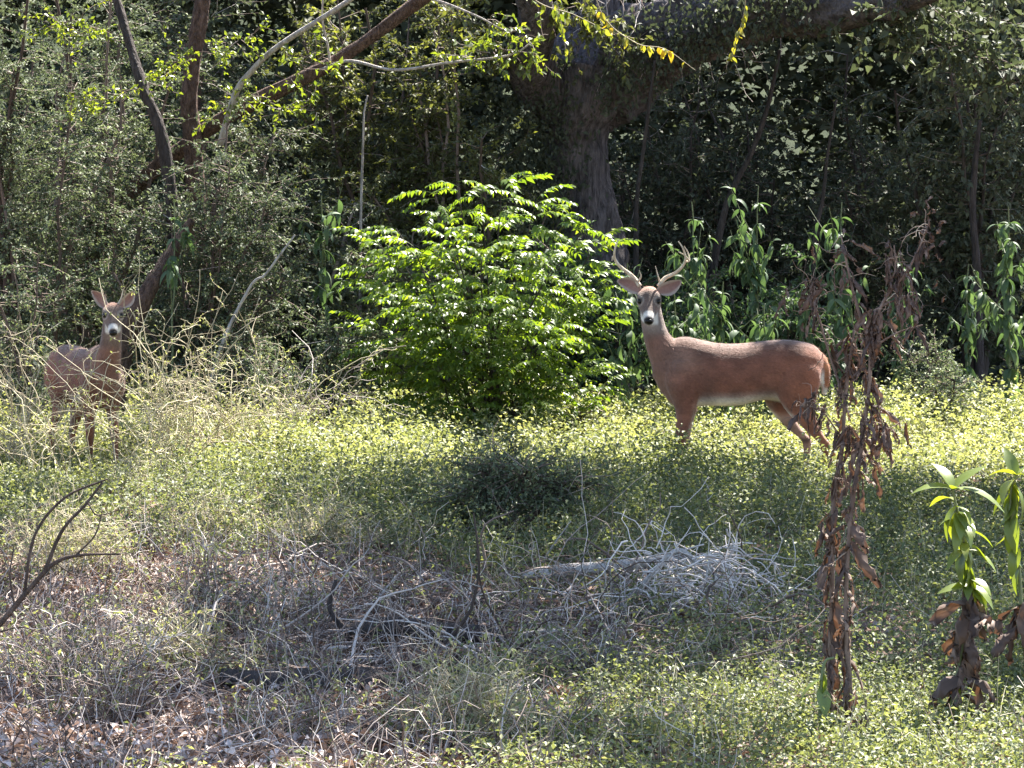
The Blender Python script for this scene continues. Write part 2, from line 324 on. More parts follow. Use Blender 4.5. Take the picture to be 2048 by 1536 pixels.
# ------------------------------------------------------------------ shrubs and background trees
def shrub(name, label, cat, px, D, h, rx, leafL, mat, stemmat, nst=7, ntw=260, m=22, seed=0, group=None, ry=None, leafW=.5, low=.12, pale=.3, tl=(.25, .6), lean=(0, 0), droop=.06, part='foliage', tb=0., flat=.55):
    rng = RNG(1000 + seed); bx, by = PX(px, D), D; b0 = np.array([bx, by, float(gz(bx, by))]); ry = ry or rx
    root = thing(name, label, cat, b0, group)
    # main stems
    ph = rng.uniform(0, 2 * np.pi, nst) + np.arange(nst); ro = np.sqrt(rng.uniform(.05, 1, nst))
    tip = np.stack([np.cos(ph) * ro * rx * .75 + lean[0], np.sin(ph) * ro * ry * .75 + lean[1], h * (1 - .45 * ro ** 2) * rng.uniform(.75, 1, nst)], 1)
    t = np.linspace(0, 1, 9)[None, :, None]
    S = tip[:, None] * np.concatenate([t ** 1.25, t ** 1.25, t], 2) + np.cumsum(rng.normal(0, .025 * h, (nst, 9, 3)) * np.array([1, 1, .2]) * (t > 0), 1) * .5
    r0 = .012 + .012 * h / 3
    for k in range(nst):
        V, F, T = tubes(S[k], (r0 * rng.uniform(.7, 1.3)) * np.linspace(1, .3, 9), 6, np.array([rng.uniform(.1, .6)]))
        mk('stem', V, F, stemmat, root, {'tint': T}, True)
    # twigs
    k = rng.integers(0, nst, ntw); tt = rng.uniform(low, 1, ntw) ** .8; st = at_t(S, k, tt)
    a = rng.uniform(0, 2 * np.pi, ntw); d = np.stack([np.cos(a) * rx / max(rx, ry), np.sin(a) * ry / max(rx, ry), rng.normal(.25, .4, ntw)], 1)
    W_ = walk(st, d, rng.uniform(*tl, ntw) * rx * 1.1, 7, .22, droop, rng)
    W_[..., 2] = np.maximum(W_[..., 2], .03)
    br = Acc(); br.add(*tubes(W_[:, ::2], np.full((ntw, 1), .0035) * np.linspace(1.3, .35, 4), 3, np.clip(rng.normal(pale, .25, ntw), 0, 1)))
    br.build('twigs', M['twig'], root, kind='stuff')
    k2 = np.repeat(np.arange(ntw), m); t2 = rng.uniform(.12, 1, len(k2)); pp = at_t(W_, k2, t2) + rng.normal(0, .012, (len(k2), 3))
    tang = nrm(W_[k2, -1] - W_[k2, 0]); dd = tang * .6 + rng.normal(0, .6, pp.shape); dd[:, 2] -= .15
    nn = rng.normal(0, flat, pp.shape) + np.array([0, 0, 1.])
    cl = rng.normal(0, .13, ntw)[k2]
    Lf = leafL * rng.uniform(.6, 1.3, len(k2)); tint = np.clip(rng.normal(.42 + tb, .17, len(k2)) + cl, 0, 1)
    fo = Acc(); fo.add(*leaves(pp, dd, nn, Lf, Lf * leafW, tint)); fo.build(part, mat, root, kind='stuff')
    return root
S_ = M['twig']; DS = M['darkstem']
G1 = 'background thicket'
bgshrubs = [
 # label, px, D, h, rx, leaf, mat, ntw, m, extra
 ('tall grey green thicket tree at the clearing edge behind the young spike deer', 40, 27.0, 4.6, 1.0, .036, 'sage', 430, 30, dict(tb=.18)),
 ('fine leaved grey green tree round the dark leaning trunk', 190, 28.2, 4.8, 1.0, .034, 'sage', 430, 30, dict(tb=.12)),
 ('low grey shrub at the foot of the reddish leaning trunk', 400, 26.2, 2.75, .95, .034, 'sage', 420, 28, dict(tb=.0)),
 ('dusky thicket behind the reddish brown upright trunk', 420, 30.6, 4.6, 1.1, .045, 'dull', 420, 26, {}),
 ('leafy shrub under the slanting limb', 560, 28.6, 2.9, .85, .04, 'dull', 360, 26, dict(tb=.12)),
 ('olive hanging thicket below the thin arched branch', 760, 29.6, 4.6, 1.05, .05, 'olive', 420, 24, dict(tb=.1)),
 ('olive leaved shrub against the shaded side of the big trunk', 930, 29.2, 3.9, .8, .052, 'olive', 300, 22, dict(tb=.1)),
 ('dark low shrub between the big trunk and the bright compound leaved bush', 800, 27.4, 1.7, .8, .045, 'dull', 260, 24, {}),
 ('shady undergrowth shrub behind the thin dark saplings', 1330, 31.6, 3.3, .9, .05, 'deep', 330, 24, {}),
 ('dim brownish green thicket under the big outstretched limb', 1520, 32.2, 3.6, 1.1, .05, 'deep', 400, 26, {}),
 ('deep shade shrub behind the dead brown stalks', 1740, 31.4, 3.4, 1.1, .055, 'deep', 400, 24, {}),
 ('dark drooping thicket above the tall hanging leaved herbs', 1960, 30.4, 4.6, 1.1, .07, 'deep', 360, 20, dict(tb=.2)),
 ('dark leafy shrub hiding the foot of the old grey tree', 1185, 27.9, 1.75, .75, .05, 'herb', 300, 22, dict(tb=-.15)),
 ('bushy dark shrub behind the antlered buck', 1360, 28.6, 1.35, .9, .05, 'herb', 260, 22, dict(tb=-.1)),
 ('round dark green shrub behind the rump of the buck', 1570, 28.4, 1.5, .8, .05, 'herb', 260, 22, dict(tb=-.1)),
]
for i, (lab, px, D, h, rx, lf, mt, ntw, mm, ex) in enumerate(bgshrubs):
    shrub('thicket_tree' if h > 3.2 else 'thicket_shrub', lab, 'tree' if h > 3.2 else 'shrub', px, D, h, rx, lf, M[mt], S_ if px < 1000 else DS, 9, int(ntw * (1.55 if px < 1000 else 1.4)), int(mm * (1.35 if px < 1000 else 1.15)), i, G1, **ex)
midshrubs = [
 ('feathery grey green shrub between the young deer and the bright bush', 640, 25.0, 1.25, .55, .032, 'sage', 220, 22, dict(tb=.15)),
 ('grey leaved shrub in front of the slanting reddish trunk', 480, 24.6, 1.0, .55, .03, 'sage', 200, 20, dict(tb=.1)),
 ('small grey green shrub in the sun behind the young spike deer', 60, 25.2, 1.5, .6, .032, 'sage', 220, 22, dict(tb=.2)),
 ('pale grey green shrub close behind the dead brown stalks', 1880, 25.6, .85, .5, .028, 'sage', 240, 22, dict(tb=.3)),
 ('low olive shrub at the shaded foot of the bright bush', 1090, 24.9, .5, .6, .03, 'olive', 170, 18, dict(tb=-.1)),
 ('grey leaved mound with a dark hollow beneath in the clearing', 1020, 17.4, .46, .58, .026, 'sage', 400, 24, dict(tb=.05, low=.55)),
]
for i, (lab, px, D, h, rx, lf, mt, ntw, mm, ex) in enumerate(midshrubs):
    shrub('shrub', lab, 'shrub', px, D, h, rx, lf, M[mt], S_, 7, ntw, mm, 40 + i, None, **ex)

# far wood: reads as one mass
rng = RNG(77); acc = Acc(); nC = 1300
cx, cy = rng.uniform(-9, 9, nC), rng.uniform(33.5, 43, nC); cz = rng.uniform(0, 6.8, nC)
k = np.repeat(np.arange(nC), 70); pp = np.stack([cx, cy, cz], 1)[k] + rng.normal(0, .36, (len(k), 3)); pp[:, 2] = np.maximum(pp[:, 2], .02)
L = rng.uniform(.11, .22, len(k)); a = rng.uniform(0, 6.28, len(k))
acc.add(*leaves(pp, np.stack([np.cos(a), np.sin(a), rng.normal(-.2, .4, len(k))], 1), rng.normal(0, .6, (len(k), 3)) + np.array([0, 0, 1.]), L, L * .6, np.clip(rng.normal(.4, .25, len(k)), 0, 1)))
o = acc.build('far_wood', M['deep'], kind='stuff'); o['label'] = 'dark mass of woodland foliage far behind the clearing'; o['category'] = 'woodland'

# ------------------------------------------------------------------ trees with visible trunks
def tree_part(name, pts, radii, mat, root, sides=14, n=36, rough=.07, seed=0):
    V, F, T = trunk(pts, radii, sides, n, rough, seed); V = V - np.array(root.location)
    return mk(name, V, F, mat, root, {'tint': T + .3}, True)
def bough_leaves(root, Pt, leafL, mat, ntw, m, seed, tl=(.2, .5), part='foliage', tb=0., leafW=.55, droop=.08, pale=.3, tr=.003):
    """leafy twigs along a list of limbs (each an (n,3) curve)"""
    rng = RNG(seed); n = min(len(p) for p in Pt); S = np.stack([spline(p, 14) for p in Pt])
    k = rng.integers(0, len(S), ntw); st = at_t(S, k, rng.uniform(.1, 1, ntw)); d = rng.normal(0, 1, (ntw, 3)); d[:, 2] *= .6
    W_ = walk(st, d, rng.uniform(*tl, ntw), 6, .25, droop, rng)
    br = Acc(); br.add(*tubes(W_, np.full((ntw, 1), tr) * np.linspace(1.3, .4, 6), 3, np.clip(rng.normal(pale, .25, ntw), 0, 1))); br.build('twigs', M['twig'], root, root.location, kind='stuff')
    k2 = np.repeat(np.arange(ntw), m); pp = at_t(W_, k2, rng.uniform(.15, 1, len(k2))); dd = nrm(W_[k2, -1] - W_[k2, 0]) * .6 + rng.normal(0, .6, pp.shape); dd[:, 2] -= .2
    Lf = leafL * rng.uniform(.6, 1.3, len(k2)); fo = Acc()
    fo.add(*leaves(pp, dd, rng.normal(0, .5, pp.shape) + np.array([0, 0, 1.]), Lf, Lf * leafW, np.clip(rng.normal(.5 + tb, .2, len(k2)), 0, 1)))
    fo.build(part, mat, root, root.location, kind='stuff')

big = thing('old_tree', 'old grey tree with thick furrowed trunk and a heavy limb stretching out over the clearing', 'tree', P(1165, 480, 30) * [1, 1, 0])
D = 30.0
tree_part('trunk', [P(1180, 850, D), P(1178, 700, D), P(1172, 560, D), P(1167, 440, D), P(1156, 360, D), P(1148, 290, D), P(1148, 225, D), P(1165, 130, D)], [.52, .40, .35, .31, .27, .28, .38, .40], M['bark'], big, 44, 110, .14, 3)
tree_part('limb', [P(1130, 260, D), P(1200, 170, D), P(1290, 95, D - .2), P(1400, 45, D - .6), P(1560, 15, D - 1.1), P(1750, 15, D - 1.8), P(1900, -30, D - 2.6)], [.25, .40, .38, .36, .27, .15, .07], M['limbbark'], big, 44, 110, .17, 8)
tree_part('limb', [P(1150, 260, D), P(1130, 160, D), P(1160, 80, D + .3), P(1200, 0, D + .4), P(1190, -300, D + .5), P(1100, -700, D)], [.2, .22, .2, .18, .16, .08], M['bark'], big, 20, 60, .1, 12)
tree_part('limb', [P(1140, 300, D), P(1085, 190, D - .2), P(1060, 120, D - .5), P(1075, 20, D - 1), P(1000, -250, D - 2), P(900, -600, D - 3)], [.16, .22, .2, .16, .12, .05], M['bark'], big, 24, 60, .15, 15)
bough_leaves(big, [[P(1560, 60, D - 1), P(1700, 30, D - 1.6), P(1850, 0, D - 2.2), P(2040, -10, D - 2.6)], [P(1700, 20, D - 1.7), P(1850, 80, D - 2), P(1990, 130, D - 2.2), P(2060, 180, D - 2.2)], [P(1800, 0, D - 2), P(1950, 30, D - 1.6), P(2080, 60, D - 1.4), P(2100, 90, D - 1.3)]], .085, M['dull'], 170, 13, 301, (.25, .6), 'limb_foliage', -.1, .65)
bough_leaves(big, [[P(1060, 150, D - .5), P(1000, 120, D - .7), P(940, 60, D - 1), P(900, 0, D - 1)], [P(1080, 60, D - 1), P(1120, 40, D - 1), P(1190, 30, D - 1), P(1230, 70, D - 1)]], .07, M['olive'], 90, 10, 302, (.2, .5), 'yellowing_foliage', .15, .6)
# vines and dead twigs hanging on the trunk and limb
rng = RNG(55); acc = Acc(); sp = np.array([P(px, py, D - .45) for px, py in zip(rng.uniform(1160, 1560, 150), rng.uniform(-60, 70, 150))])
W_ = walk(sp, np.stack([rng.normal(.1, .6, 150), rng.normal(-.2, .2, 150), -np.abs(rng.normal(.6, .4, 150))], 1), rng.uniform(.25, .8, 150), 9, .24, .05, rng)
acc.add(*tubes(W_, rng.uniform(.002, .006, 150)[:, None] * np.linspace(1.2, .4, 9), 4, rng.uniform(.3, 1, 150))); acc.build('dead_twigs', M['twig'], big, big.location, kind='stuff')
acc = Acc(); n_ = 5000; q1 = 2600; tt = rng.uniform(0, 1, n_ - q1)
pp = np.array([P(px, py, D - dd) for px, py, dd in zip(np.concatenate([rng.normal(1070, 48, q1), 1200 + 430 * tt + rng.normal(0, 14, n_ - q1)]), np.concatenate([rng.uniform(90, 470, q1), 170 - 190 * tt ** .8 + rng.normal(0, 45, n_ - q1)]), np.concatenate([rng.uniform(.28, .5, q1), .58 + 1.05 * tt + rng.uniform(-.1, .2, n_ - q1)]))])
acc.add(*leaves(pp, rng.normal(0, .6, (n_, 3)) + [0, 0, -.8], rng.normal(0, .5, (n_, 3)) + [0, -.6, .5], rng.uniform(.03, .07, n_), rng.uniform(.02, .04, n_), np.clip(rng.normal(.25, .2, n_), 0, 1)))
acc.build('trunk_creeper', M['deep'], big, big.location, kind='stuff')

def slim_tree(name, label, pts, radii, mat, D, foliage=None, seed=0, cat='tree', base=None):
    w = [P(px, py, D + dd) for px, py, dd in pts]; b0 = (w[-1] if base is None else base).copy(); b0[2] = gz(b0[0], b0[1])
    root = thing(name, label, cat, b0)
    tree_part('trunk', w, radii, mat, root, 14, 60, .13, seed)
    return root, w
t1, w1 = slim_tree('leaning_tree', 'slim dark tree leaning through the grey green thicket', [(215, -60, .3), (245, 40, .2), (285, 170, 0), (322, 270, -.1), (345, 420, -.1), (355, 640, 0), (360, 900, 0)], [.03, .035, .042, .048, .052, .055, .06], M['darkbark'], 26.6, seed=21)
bough_leaves(t1, [[w1[1], P(200, 60, 26.6), P(150, 40, 26.4), P(90, 60, 26.2)], [w1[2], P(330, 150, 26.4), P(345, 130, 26.3), P(360, 120, 26.2)], [w1[2], P(230, 190, 26.4), P(180, 200, 26.2), P(130, 170, 26.1)]], .04, M['lance'], 60, 14, 311, (.15, .4), tb=-.1)
t2, w2 = slim_tree('upright_tree', 'reddish brown upright trunk among grey shrubs', [(425, -120, 0), (405, 0, 0), (386, 130, 0), (379, 210, 0), (388, 320, .05), (395, 520, .1), (400, 900, .1)], [.06, .066, .07, .072, .078, .085, .1], M['redbark'], 27.8, seed=22)
bough_leaves(t2, [[w2[2], P(440, 90, 27.4), P(480, 80, 27.2), P(520, 60, 27.1)], [w2[3], P(430, 220, 27.4), P(470, 200, 27.3), P(520, 190, 27.1)]], .045, M['lance'], 40, 12, 312, (.15, .35), tb=-.1)
lt = thing('slanting_tree', 'long reddish limb slanting down into the shrubs beside the olive thicket', 'tree', P(90, 870, 28.6) * [1, 1, 0])
pl = [P(960, -90, 27.2), P(840, 0, 27.3), P(720, 90, 27.4), P(620, 150, 27.45), P(500, 208, 27.6), P(380, 285, 28.0), P(230, 420, 28.4), P(120, 640, 28.6), P(90, 870, 28.6)]
tree_part('trunk', pl, [.05, .055, .056, .058, .062, .065, .07, .075, .08], M['redbark'], lt, 14, 70, .13, 23)
tree_part('branch', [P(780, -60, 27.1), P(700, 0, 27.1), P(560, 90, 27.2), P(505, 140, 27.3), P(470, 190, 27.4), P(440, 290, 27.5)], [.018, .02, .022, .024, .026, .03], M['palebark'], lt, 8, 40, .06, 24)
tree_part('branch', [P(640, 140, 27.4), P(700, 122, 27.1), P(790, 140, 26.9), P(900, 125, 26.8), P(1020, 110, 26.7), P(1075, 75, 26.7)], [.014, .013, .012, .011, .009, .005], M['palebark'], lt, 7, 40, .05, 25)
tree_part('branch', [P(646, -20, 27.2), P(645, 40, 27.25), P(655, 90, 27.3), P(660, 125, 27.35)], [.008, .009, .01, .011], M['palebark'], lt, 6, 20, .05, 26)
tree_part('branch', [P(840, -10, 27.1), P(900, 10, 26.9), P(960, 35, 26.8), P(1010, 60, 26.8), P(1060, 58, 26.7)], [.011, .01, .009, .008, .005], M['palebark'], lt, 6, 30, .05, 27)
bough_leaves(lt, [[P(560, 180, 27.3), P(590, 150, 27.1), P(620, 130, 27), P(650, 110, 26.9)], [P(520, 190, 27.3), P(560, 220, 27), P(600, 200, 26.9), P(640, 230, 26.9)], [P(900, 125, 26.8), P(960, 110, 26.7), P(1020, 100, 26.6), P(1080, 110, 26.6)], [P(960, 35, 26.8), P(1010, 50, 26.7), P(1060, 80, 26.6), P(1120, 60, 26.6)]], .055, M['lance'], 70, 9, 313, (.12, .35), tb=-.15)
t3, w3 = slim_tree('leaning_stump', 'thick dark red leaning trunk behind the ears of the young deer', [(385, 440, .2), (362, 475, .2), (330, 530, .1), (288, 600, 0), (250, 690, 0), (225, 870, 0)], [.03, .05, .06, .064, .07, .075], M['redbark'], 25.8, seed=28)
for i, (lab, pts, r0, mt, D_) in enumerate([
    ('thin dark sapling standing behind the antlers of the buck', [(1310, 120), (1296, 230), (1284, 320), (1274, 400), (1272, 520), (1270, 860)], .022, 'darkbark', 28.9),
    ('crooked black sapling under the outstretched limb', [(1560, 100), (1535, 215), (1505, 300), (1470, 370), (1445, 440), (1420, 600), (1410, 860)], .032, 'darkbark', 29.4),
    ('dark straight sapling behind the dead brown stalks', [(1672, 200), (1655, 310), (1645, 400), (1630, 480), (1625, 640), (1620, 860)], .022, 'darkbark', 29.0),
    ('pair of dark stems behind the hanging leaved herb at the thicket edge', [(1960, 240), (1950, 330), (1945, 430), (1955, 560), (1960, 860)], .035, 'darkbark', 29.6),
    ('slender pale sapling in the olive thicket', [(735, 190), (728, 230), (726, 290), (722, 420), (720, 640), (720, 860)], .012, 'palebark', 28.0),
    ('dead pale stick leaning in the grey shrubs beside the bright bush', [(590, 470), (560, 510), (530, 550), (500, 575), (440, 700), (400, 860)], .013, 'palebark', 25.3)]):
    r_, w_ = slim_tree('sapling', lab, [(a, b, 0) for a, b in pts], np.linspace(.5, 1.15, 6) * r0, M[mt], D_, seed=60 + i, cat='sapling')

# sprigs that hang from above into the picture, from the big tree's outer twigs
def hanging(label, pts, D, nl, Lf, mat, seed, tb=0):
    w = [P(px, py, D) for px, py in pts]; rng = RNG(seed); root = thing('hanging_sprig', label, 'sprig', w[0], 'leafy sprigs hanging from the canopy')
    c = spline(w, 24); V, F, T = tubes(c, np.linspace(.006, .002, 24), 5); tw_o = mk('twig', V - w[0], F, M['straw'], root, {'tint': T + .4})
    md = []
    for v in range(3):
        a = Acc(); a.add(*broad(np.zeros((1, 3)), np.array([[1., 0, 0]]), np.array([[0, 0, 1.]]), np.array([Lf]), np.array([Lf * .5]), np.array([.3 + .3 * v + tb]), .2, .5 + .3 * v, 4))
        md.append(a.data('leaf', mat))
    for k in range(nl):
        t = rng.uniform(.25, 1); p = c[int(t * 23)]; o = bpy.data.objects.new('leaf', md[k % 3]); COL.objects.link(o); o.parent = tw_o; o.location = p - w[0]
        o.rotation_euler = (rng.normal(0, .6), rng.uniform(.1, 1.1), rng.uniform(0, 6.28)); s = rng.uniform(.6, 1.2); o.scale = (s, s, s)
for i, a in enumerate([
    ('yellowing leafy sprig arching in front of the big limb', [(1170, -140), (1200, 20), (1270, 85), (1330, 98), (1390, 140)], 27.5, 22, .085, M['yellow'], 1, 0),
    ('long straight leafy sprig hanging down in front of the heavy limb', [(1490, -180), (1492, -20), (1485, 40), (1470, 90), (1462, 120)], 27.5, 22, .075, M['yellow'], 2, -.3),
    ('small green sprig hanging beside the fork of the big trunk', [(1090, -160), (1110, -20), (1125, 60), (1135, 120)], 27.8, 18, .08, M['lance'], 3, 0),
    ('spread of green leaves hanging at the top beside the fork', [(1000, -150), (1060, -10), (1150, 30), (1230, 70)], 28.0, 26, .08, M['lance'], 4, .1)]): hanging(*a)

# ------------------------------------------------------------------ unseen overhead crowns, leaves placed to cast the wanted shade
def shade(x, y):
    px = x / np.maximum(y, 1) * FOC + 1024
    s = .55 + .04 * sstep(11.2, 12.2, y) - .05 * sstep(1300, 1600, px)
    far = sstep(26.8, 28.8, y); s = s * (1 - far) + far * np.where(px > 1000, .95, .60 + .2 * sstep(300, 700, px))
    band = sstep(20.2, 21.6, y) * (1 - sstep(26.8, 28.3, y)); s = s * (1 - band) + band * (.10 + .14 * sstep(1250, 1400, px) * sstep(1800, 1600, px))
    s = s + .5 * np.exp(-((x - 1.30) / .13) ** 2 - ((y - 21.5) / .13) ** 2)  # extra crown leaves here shade a spot on the buck's flank
    yd = sstep(-3.9, -3.6, x) * sstep(-2.3, -2.6, x) * sstep(21.6, 21.9, y) * sstep(24.2, 23.8, y); s = s * (1 - yd) + yd * .55
    mid = sstep(12.0, 13.2, y) * (1 - sstep(20.0, 21.2, y)); s = s * (1 - mid) + mid * (.42 + .46 * sstep(300, 950, px + 40 * (16 - y)))
    return s
rng = RNG(90); trees_c = [('old', np.array([big.location.x, 30.0]))]
nL = 150000
gx_, gy_ = rng.uniform(-9, 9, nL), rng.uniform(9, 47, nL); zz = 5.2 + 3.6 * rng.uniform(size=nL)
nzv = fbm(gx_ * 1.1, gy_ * 1.1, 71, 3)
keep = rng.uniform(size=nL) < sstep(-.10, .10, shade(gx_, gy_) - (.12 + nzv * .76)) * .9
gx_, gy_, zz = gx_[keep], gy_[keep], zz[keep]
off = (zz / math.tan(SUN_EL))[:, None] * SUN_H
cp = np.stack([gx_ + off[:, 0], gy_ + off[:, 1], zz], 1)
right_tree = np.array([8.6, 19.0]); left_tree = np.array([-7.6, 27.0])
dist = np.stack([np.hypot(cp[:, 0] - big.location.x, cp[:, 1] - 30), np.hypot(cp[:, 0] - right_tree[0], cp[:, 1] - right_tree[1]), np.hypot(cp[:, 0] - left_tree[0], cp[:, 1] - left_tree[1]) + 1], 1)
own = dist.argmin(1)
def crown(root, pts, base, seed):
    rng = RNG(seed); n = len(pts); L = rng.uniform(.15, .25, n); a = rng.uniform(0, 6.28, n)
    acc = Acc(); acc.add(*leaves(pts, np.stack([np.cos(a), np.sin(a), rng.normal(-.2, .3, n)], 1), rng.normal(0, .35, (n, 3)) + [0, 0, 1.], L, L * .6, np.clip(rng.normal(.5, .2, n), 0, 1)))
    acc.build('crown', M['canopy'], root, root.location, kind='stuff')
    pick = pts[rng.integers(0, n, 26)]; acc = Acc(); B = np.broadcast_to(base, pick.shape); t = np.linspace(0, 1, 10)[None, :, None]
    C = B[:, None] * (1 - t) + pick[:, None] * t; C[..., 2] += (np.sin(np.pi * t) * .6)[..., 0]; C = C + np.cumsum(rng.normal(0, .05, C.shape), 1) * np.sin(np.pi * t)
    acc.add(*tubes(C, np.full((26, 1), .07) * np.linspace(1.2, .15, 10), 7)); acc.build('boughs', M['bark'], root, root.location, kind='stuff')
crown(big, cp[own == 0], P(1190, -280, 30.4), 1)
for nm, lab, xy, k in (('unseen_shade_tree', 'broad shade tree standing beside the clearing on the buck\'s tail side', right_tree, 1), ('unseen_shade_tree', 'unseen broad tree added for shade beyond the grey green thicket', left_tree, 2)):
    rt = thing(nm, lab, 'tree', (xy[0], xy[1], 0), 'unseen trees added to shade the clearing')  # trees out of view, added so their crowns shade the clearing
    tree_part('trunk', [np.array([xy[0], xy[1], z]) + RNG(k).normal(0, .1, 3) * [1, 1, 0] for z in (-.1, .5, 2, 4, 6, 7.5)], [.45, .33, .28, .25, .2, .08], M['bark'], rt, 20, 40, .1, 70 + k)
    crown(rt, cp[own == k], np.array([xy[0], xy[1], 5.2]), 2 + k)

# ------------------------------------------------------------------ bright compound-leaved bush
rng = RNG(200)
BD = 25.0; bb = P(985, 893, BD); bb[2] = gz(bb[0], bb[1])
bush = thing('compound_leaf_bush', 'bright green bush of layered feathery compound leaves in the middle of the clearing edge', 'bush', bb)
def frond_data(seed, Lr=.32, pairs=9):
    r = RNG(seed); t = np.linspace(0, 1, 10); c = np.stack([t * Lr, 0 * t, .035 * np.sin(t * 2.4) - .075 * t ** 2.2], 1)
    a = Acc(); a.add(*tubes(c, np.linspace(.0025, .0008, 10), 3, np.array([.3]))); pos = []; d = []
    for k in range(pairs):
        u = .22 + .75 * k / (pairs - 1); p = np.array([np.interp(u, t, c[:, i]) for i in range(3)])
        for s in (-1, 1): pos.append(p); d.append([.55, s * 1., -.25 + r.normal(0, .15)])
    pos.append(c[-1]); d.append([1, 0, -.3]); pos = np.array(pos); d = np.array(d) + r.normal(0, .12, (len(pos), 3)); n = len(pos)
    L = r.uniform(.056, .084, n) * np.interp(np.repeat(np.linspace(0, 1, pairs), 2).tolist() + [1], [0, .4, 1], [.85, 1.05, .8])
    a.add(*broad(pos, d, r.normal(0, .26, (n, 3)) + [0, 0, 1.], L, L * .45, np.clip(r.normal(.5, .2, n), 0, 1), .2, .45, 3, prof=np.array([.1, 1, .62, .02])))
    return a.data('frond', M['bright'])
fr = [frond_data(210 + k) for k in range(6)]
tips = [(850, 375, -.2), (905, 352, .1), (960, 372, .2), (1010, 350, 0), (1090, 388, -.3), (1150, 420, .3), (1205, 440, -.1), (1235, 470, .2), (760, 445, .2), (715, 470, -.2), (690, 525, .1), (800, 480, -.5),
        (880, 460, -.6), (960, 470, -.7), (1050, 480, -.6), (1130, 520, -.6), (1190, 560, -.3), (740, 580, -.4), (700, 640, 0), (830, 580, -.8), (930, 600, -.9), (1040, 600, -.9), (1130, 640, -.7), (1215, 640, -.2), (1225, 720, -.1),
        (1160, 740, -.5), (1200, 800, -.3), (770, 690, -.6), (860, 720, -.8), (1020, 730, -.9), (1090, 790, -.7), (800, 790, -.5), (920, 800, -.7), (730, 740, -.2), (720, 690, -.3), (980, 660, -.9), (880, 640, -.8), (1080, 690, -.8), (1240, 560, 0), (1245, 760, .1), (780, 520, -.3)]
nf = 0; rest = Acc(); stems = []
cen = P(975, 560, BD)
for i, (px, py, dd) in enumerate(tips):
    tp = P(975 + (px - 975) * .85, py + 12, BD + dd); hh = tp[2]; b0 = bb + np.array([rng.normal(0, .09), rng.normal(0, .08), 0])
    mid = b0 * .45 + tp * .55; mid[:2] = b0[:2] * .62 + tp[:2] * .38
    c = spline([b0, mid, tp], 12); stems.append(c)
    V, F, T = tubes(c, np.linspace(.014 if hh > 1 else .009, .003, 12), 6, np.array([.3])); stem_o = mk('stem', V - bb, F, M['darkstem'], bush, {'tint': T}, True)
    nfr = 9 if hh > 1.0 else 8
    for k in range(nfr * 2):
        t = 1 - (k / (nfr * 2)) ** 1.15 * .62; p = at_t(c[None], np.array([0]), np.array([t]))[0]
        out = p - np.array([cen[0], cen[1], 0]); ang = math.atan2(out[1], out[0]) + rng.normal(0, 1.25)
        if k == 0: el = rng.uniform(-.1, .6)
        else: el = rng.normal(.12, .22)
        s = rng.uniform(.75, 1.12) * (1 if hh > .7 else .85)
        E = Matrix.Rotation(ang, 4, 'Z') @ Matrix.Rotation(-el, 4, 'Y') @ Matrix.Rotation(rng.normal(0, .25), 4, 'X')
        if p[2] < .25: continue
        if nf < 300 and (k % 2 == 0):
            o = bpy.data.objects.new('compound_leaf', fr[nf % 6]); COL.objects.link(o); o.parent = stem_o; nf += 1
            o.matrix_local = Matrix.Translation(Vector(p - bb)) @ E @ Matrix.Scale(s, 4)
        else:
            me = fr[k % 6]; co = np.empty(len(me.vertices) * 3, np.float32); me.vertices.foreach_get('co', co); co = co.reshape(-1, 3) * s
            Rm = np.array(E)[:3, :3]; tn = np.empty(len(me.vertices), np.float32); me.attributes['tint'].data.foreach_get('value', tn)
            fl = {}
            for pl_ in me.polygons: fl.setdefault(len(pl_.vertices), []).append(list(pl_.vertices))
            rest.add(co @ Rm.T + p, [np.array(v) for v in fl.values()], tn)
rest.build('inner_foliage', M['bright'], bush, bb, kind='stuff')

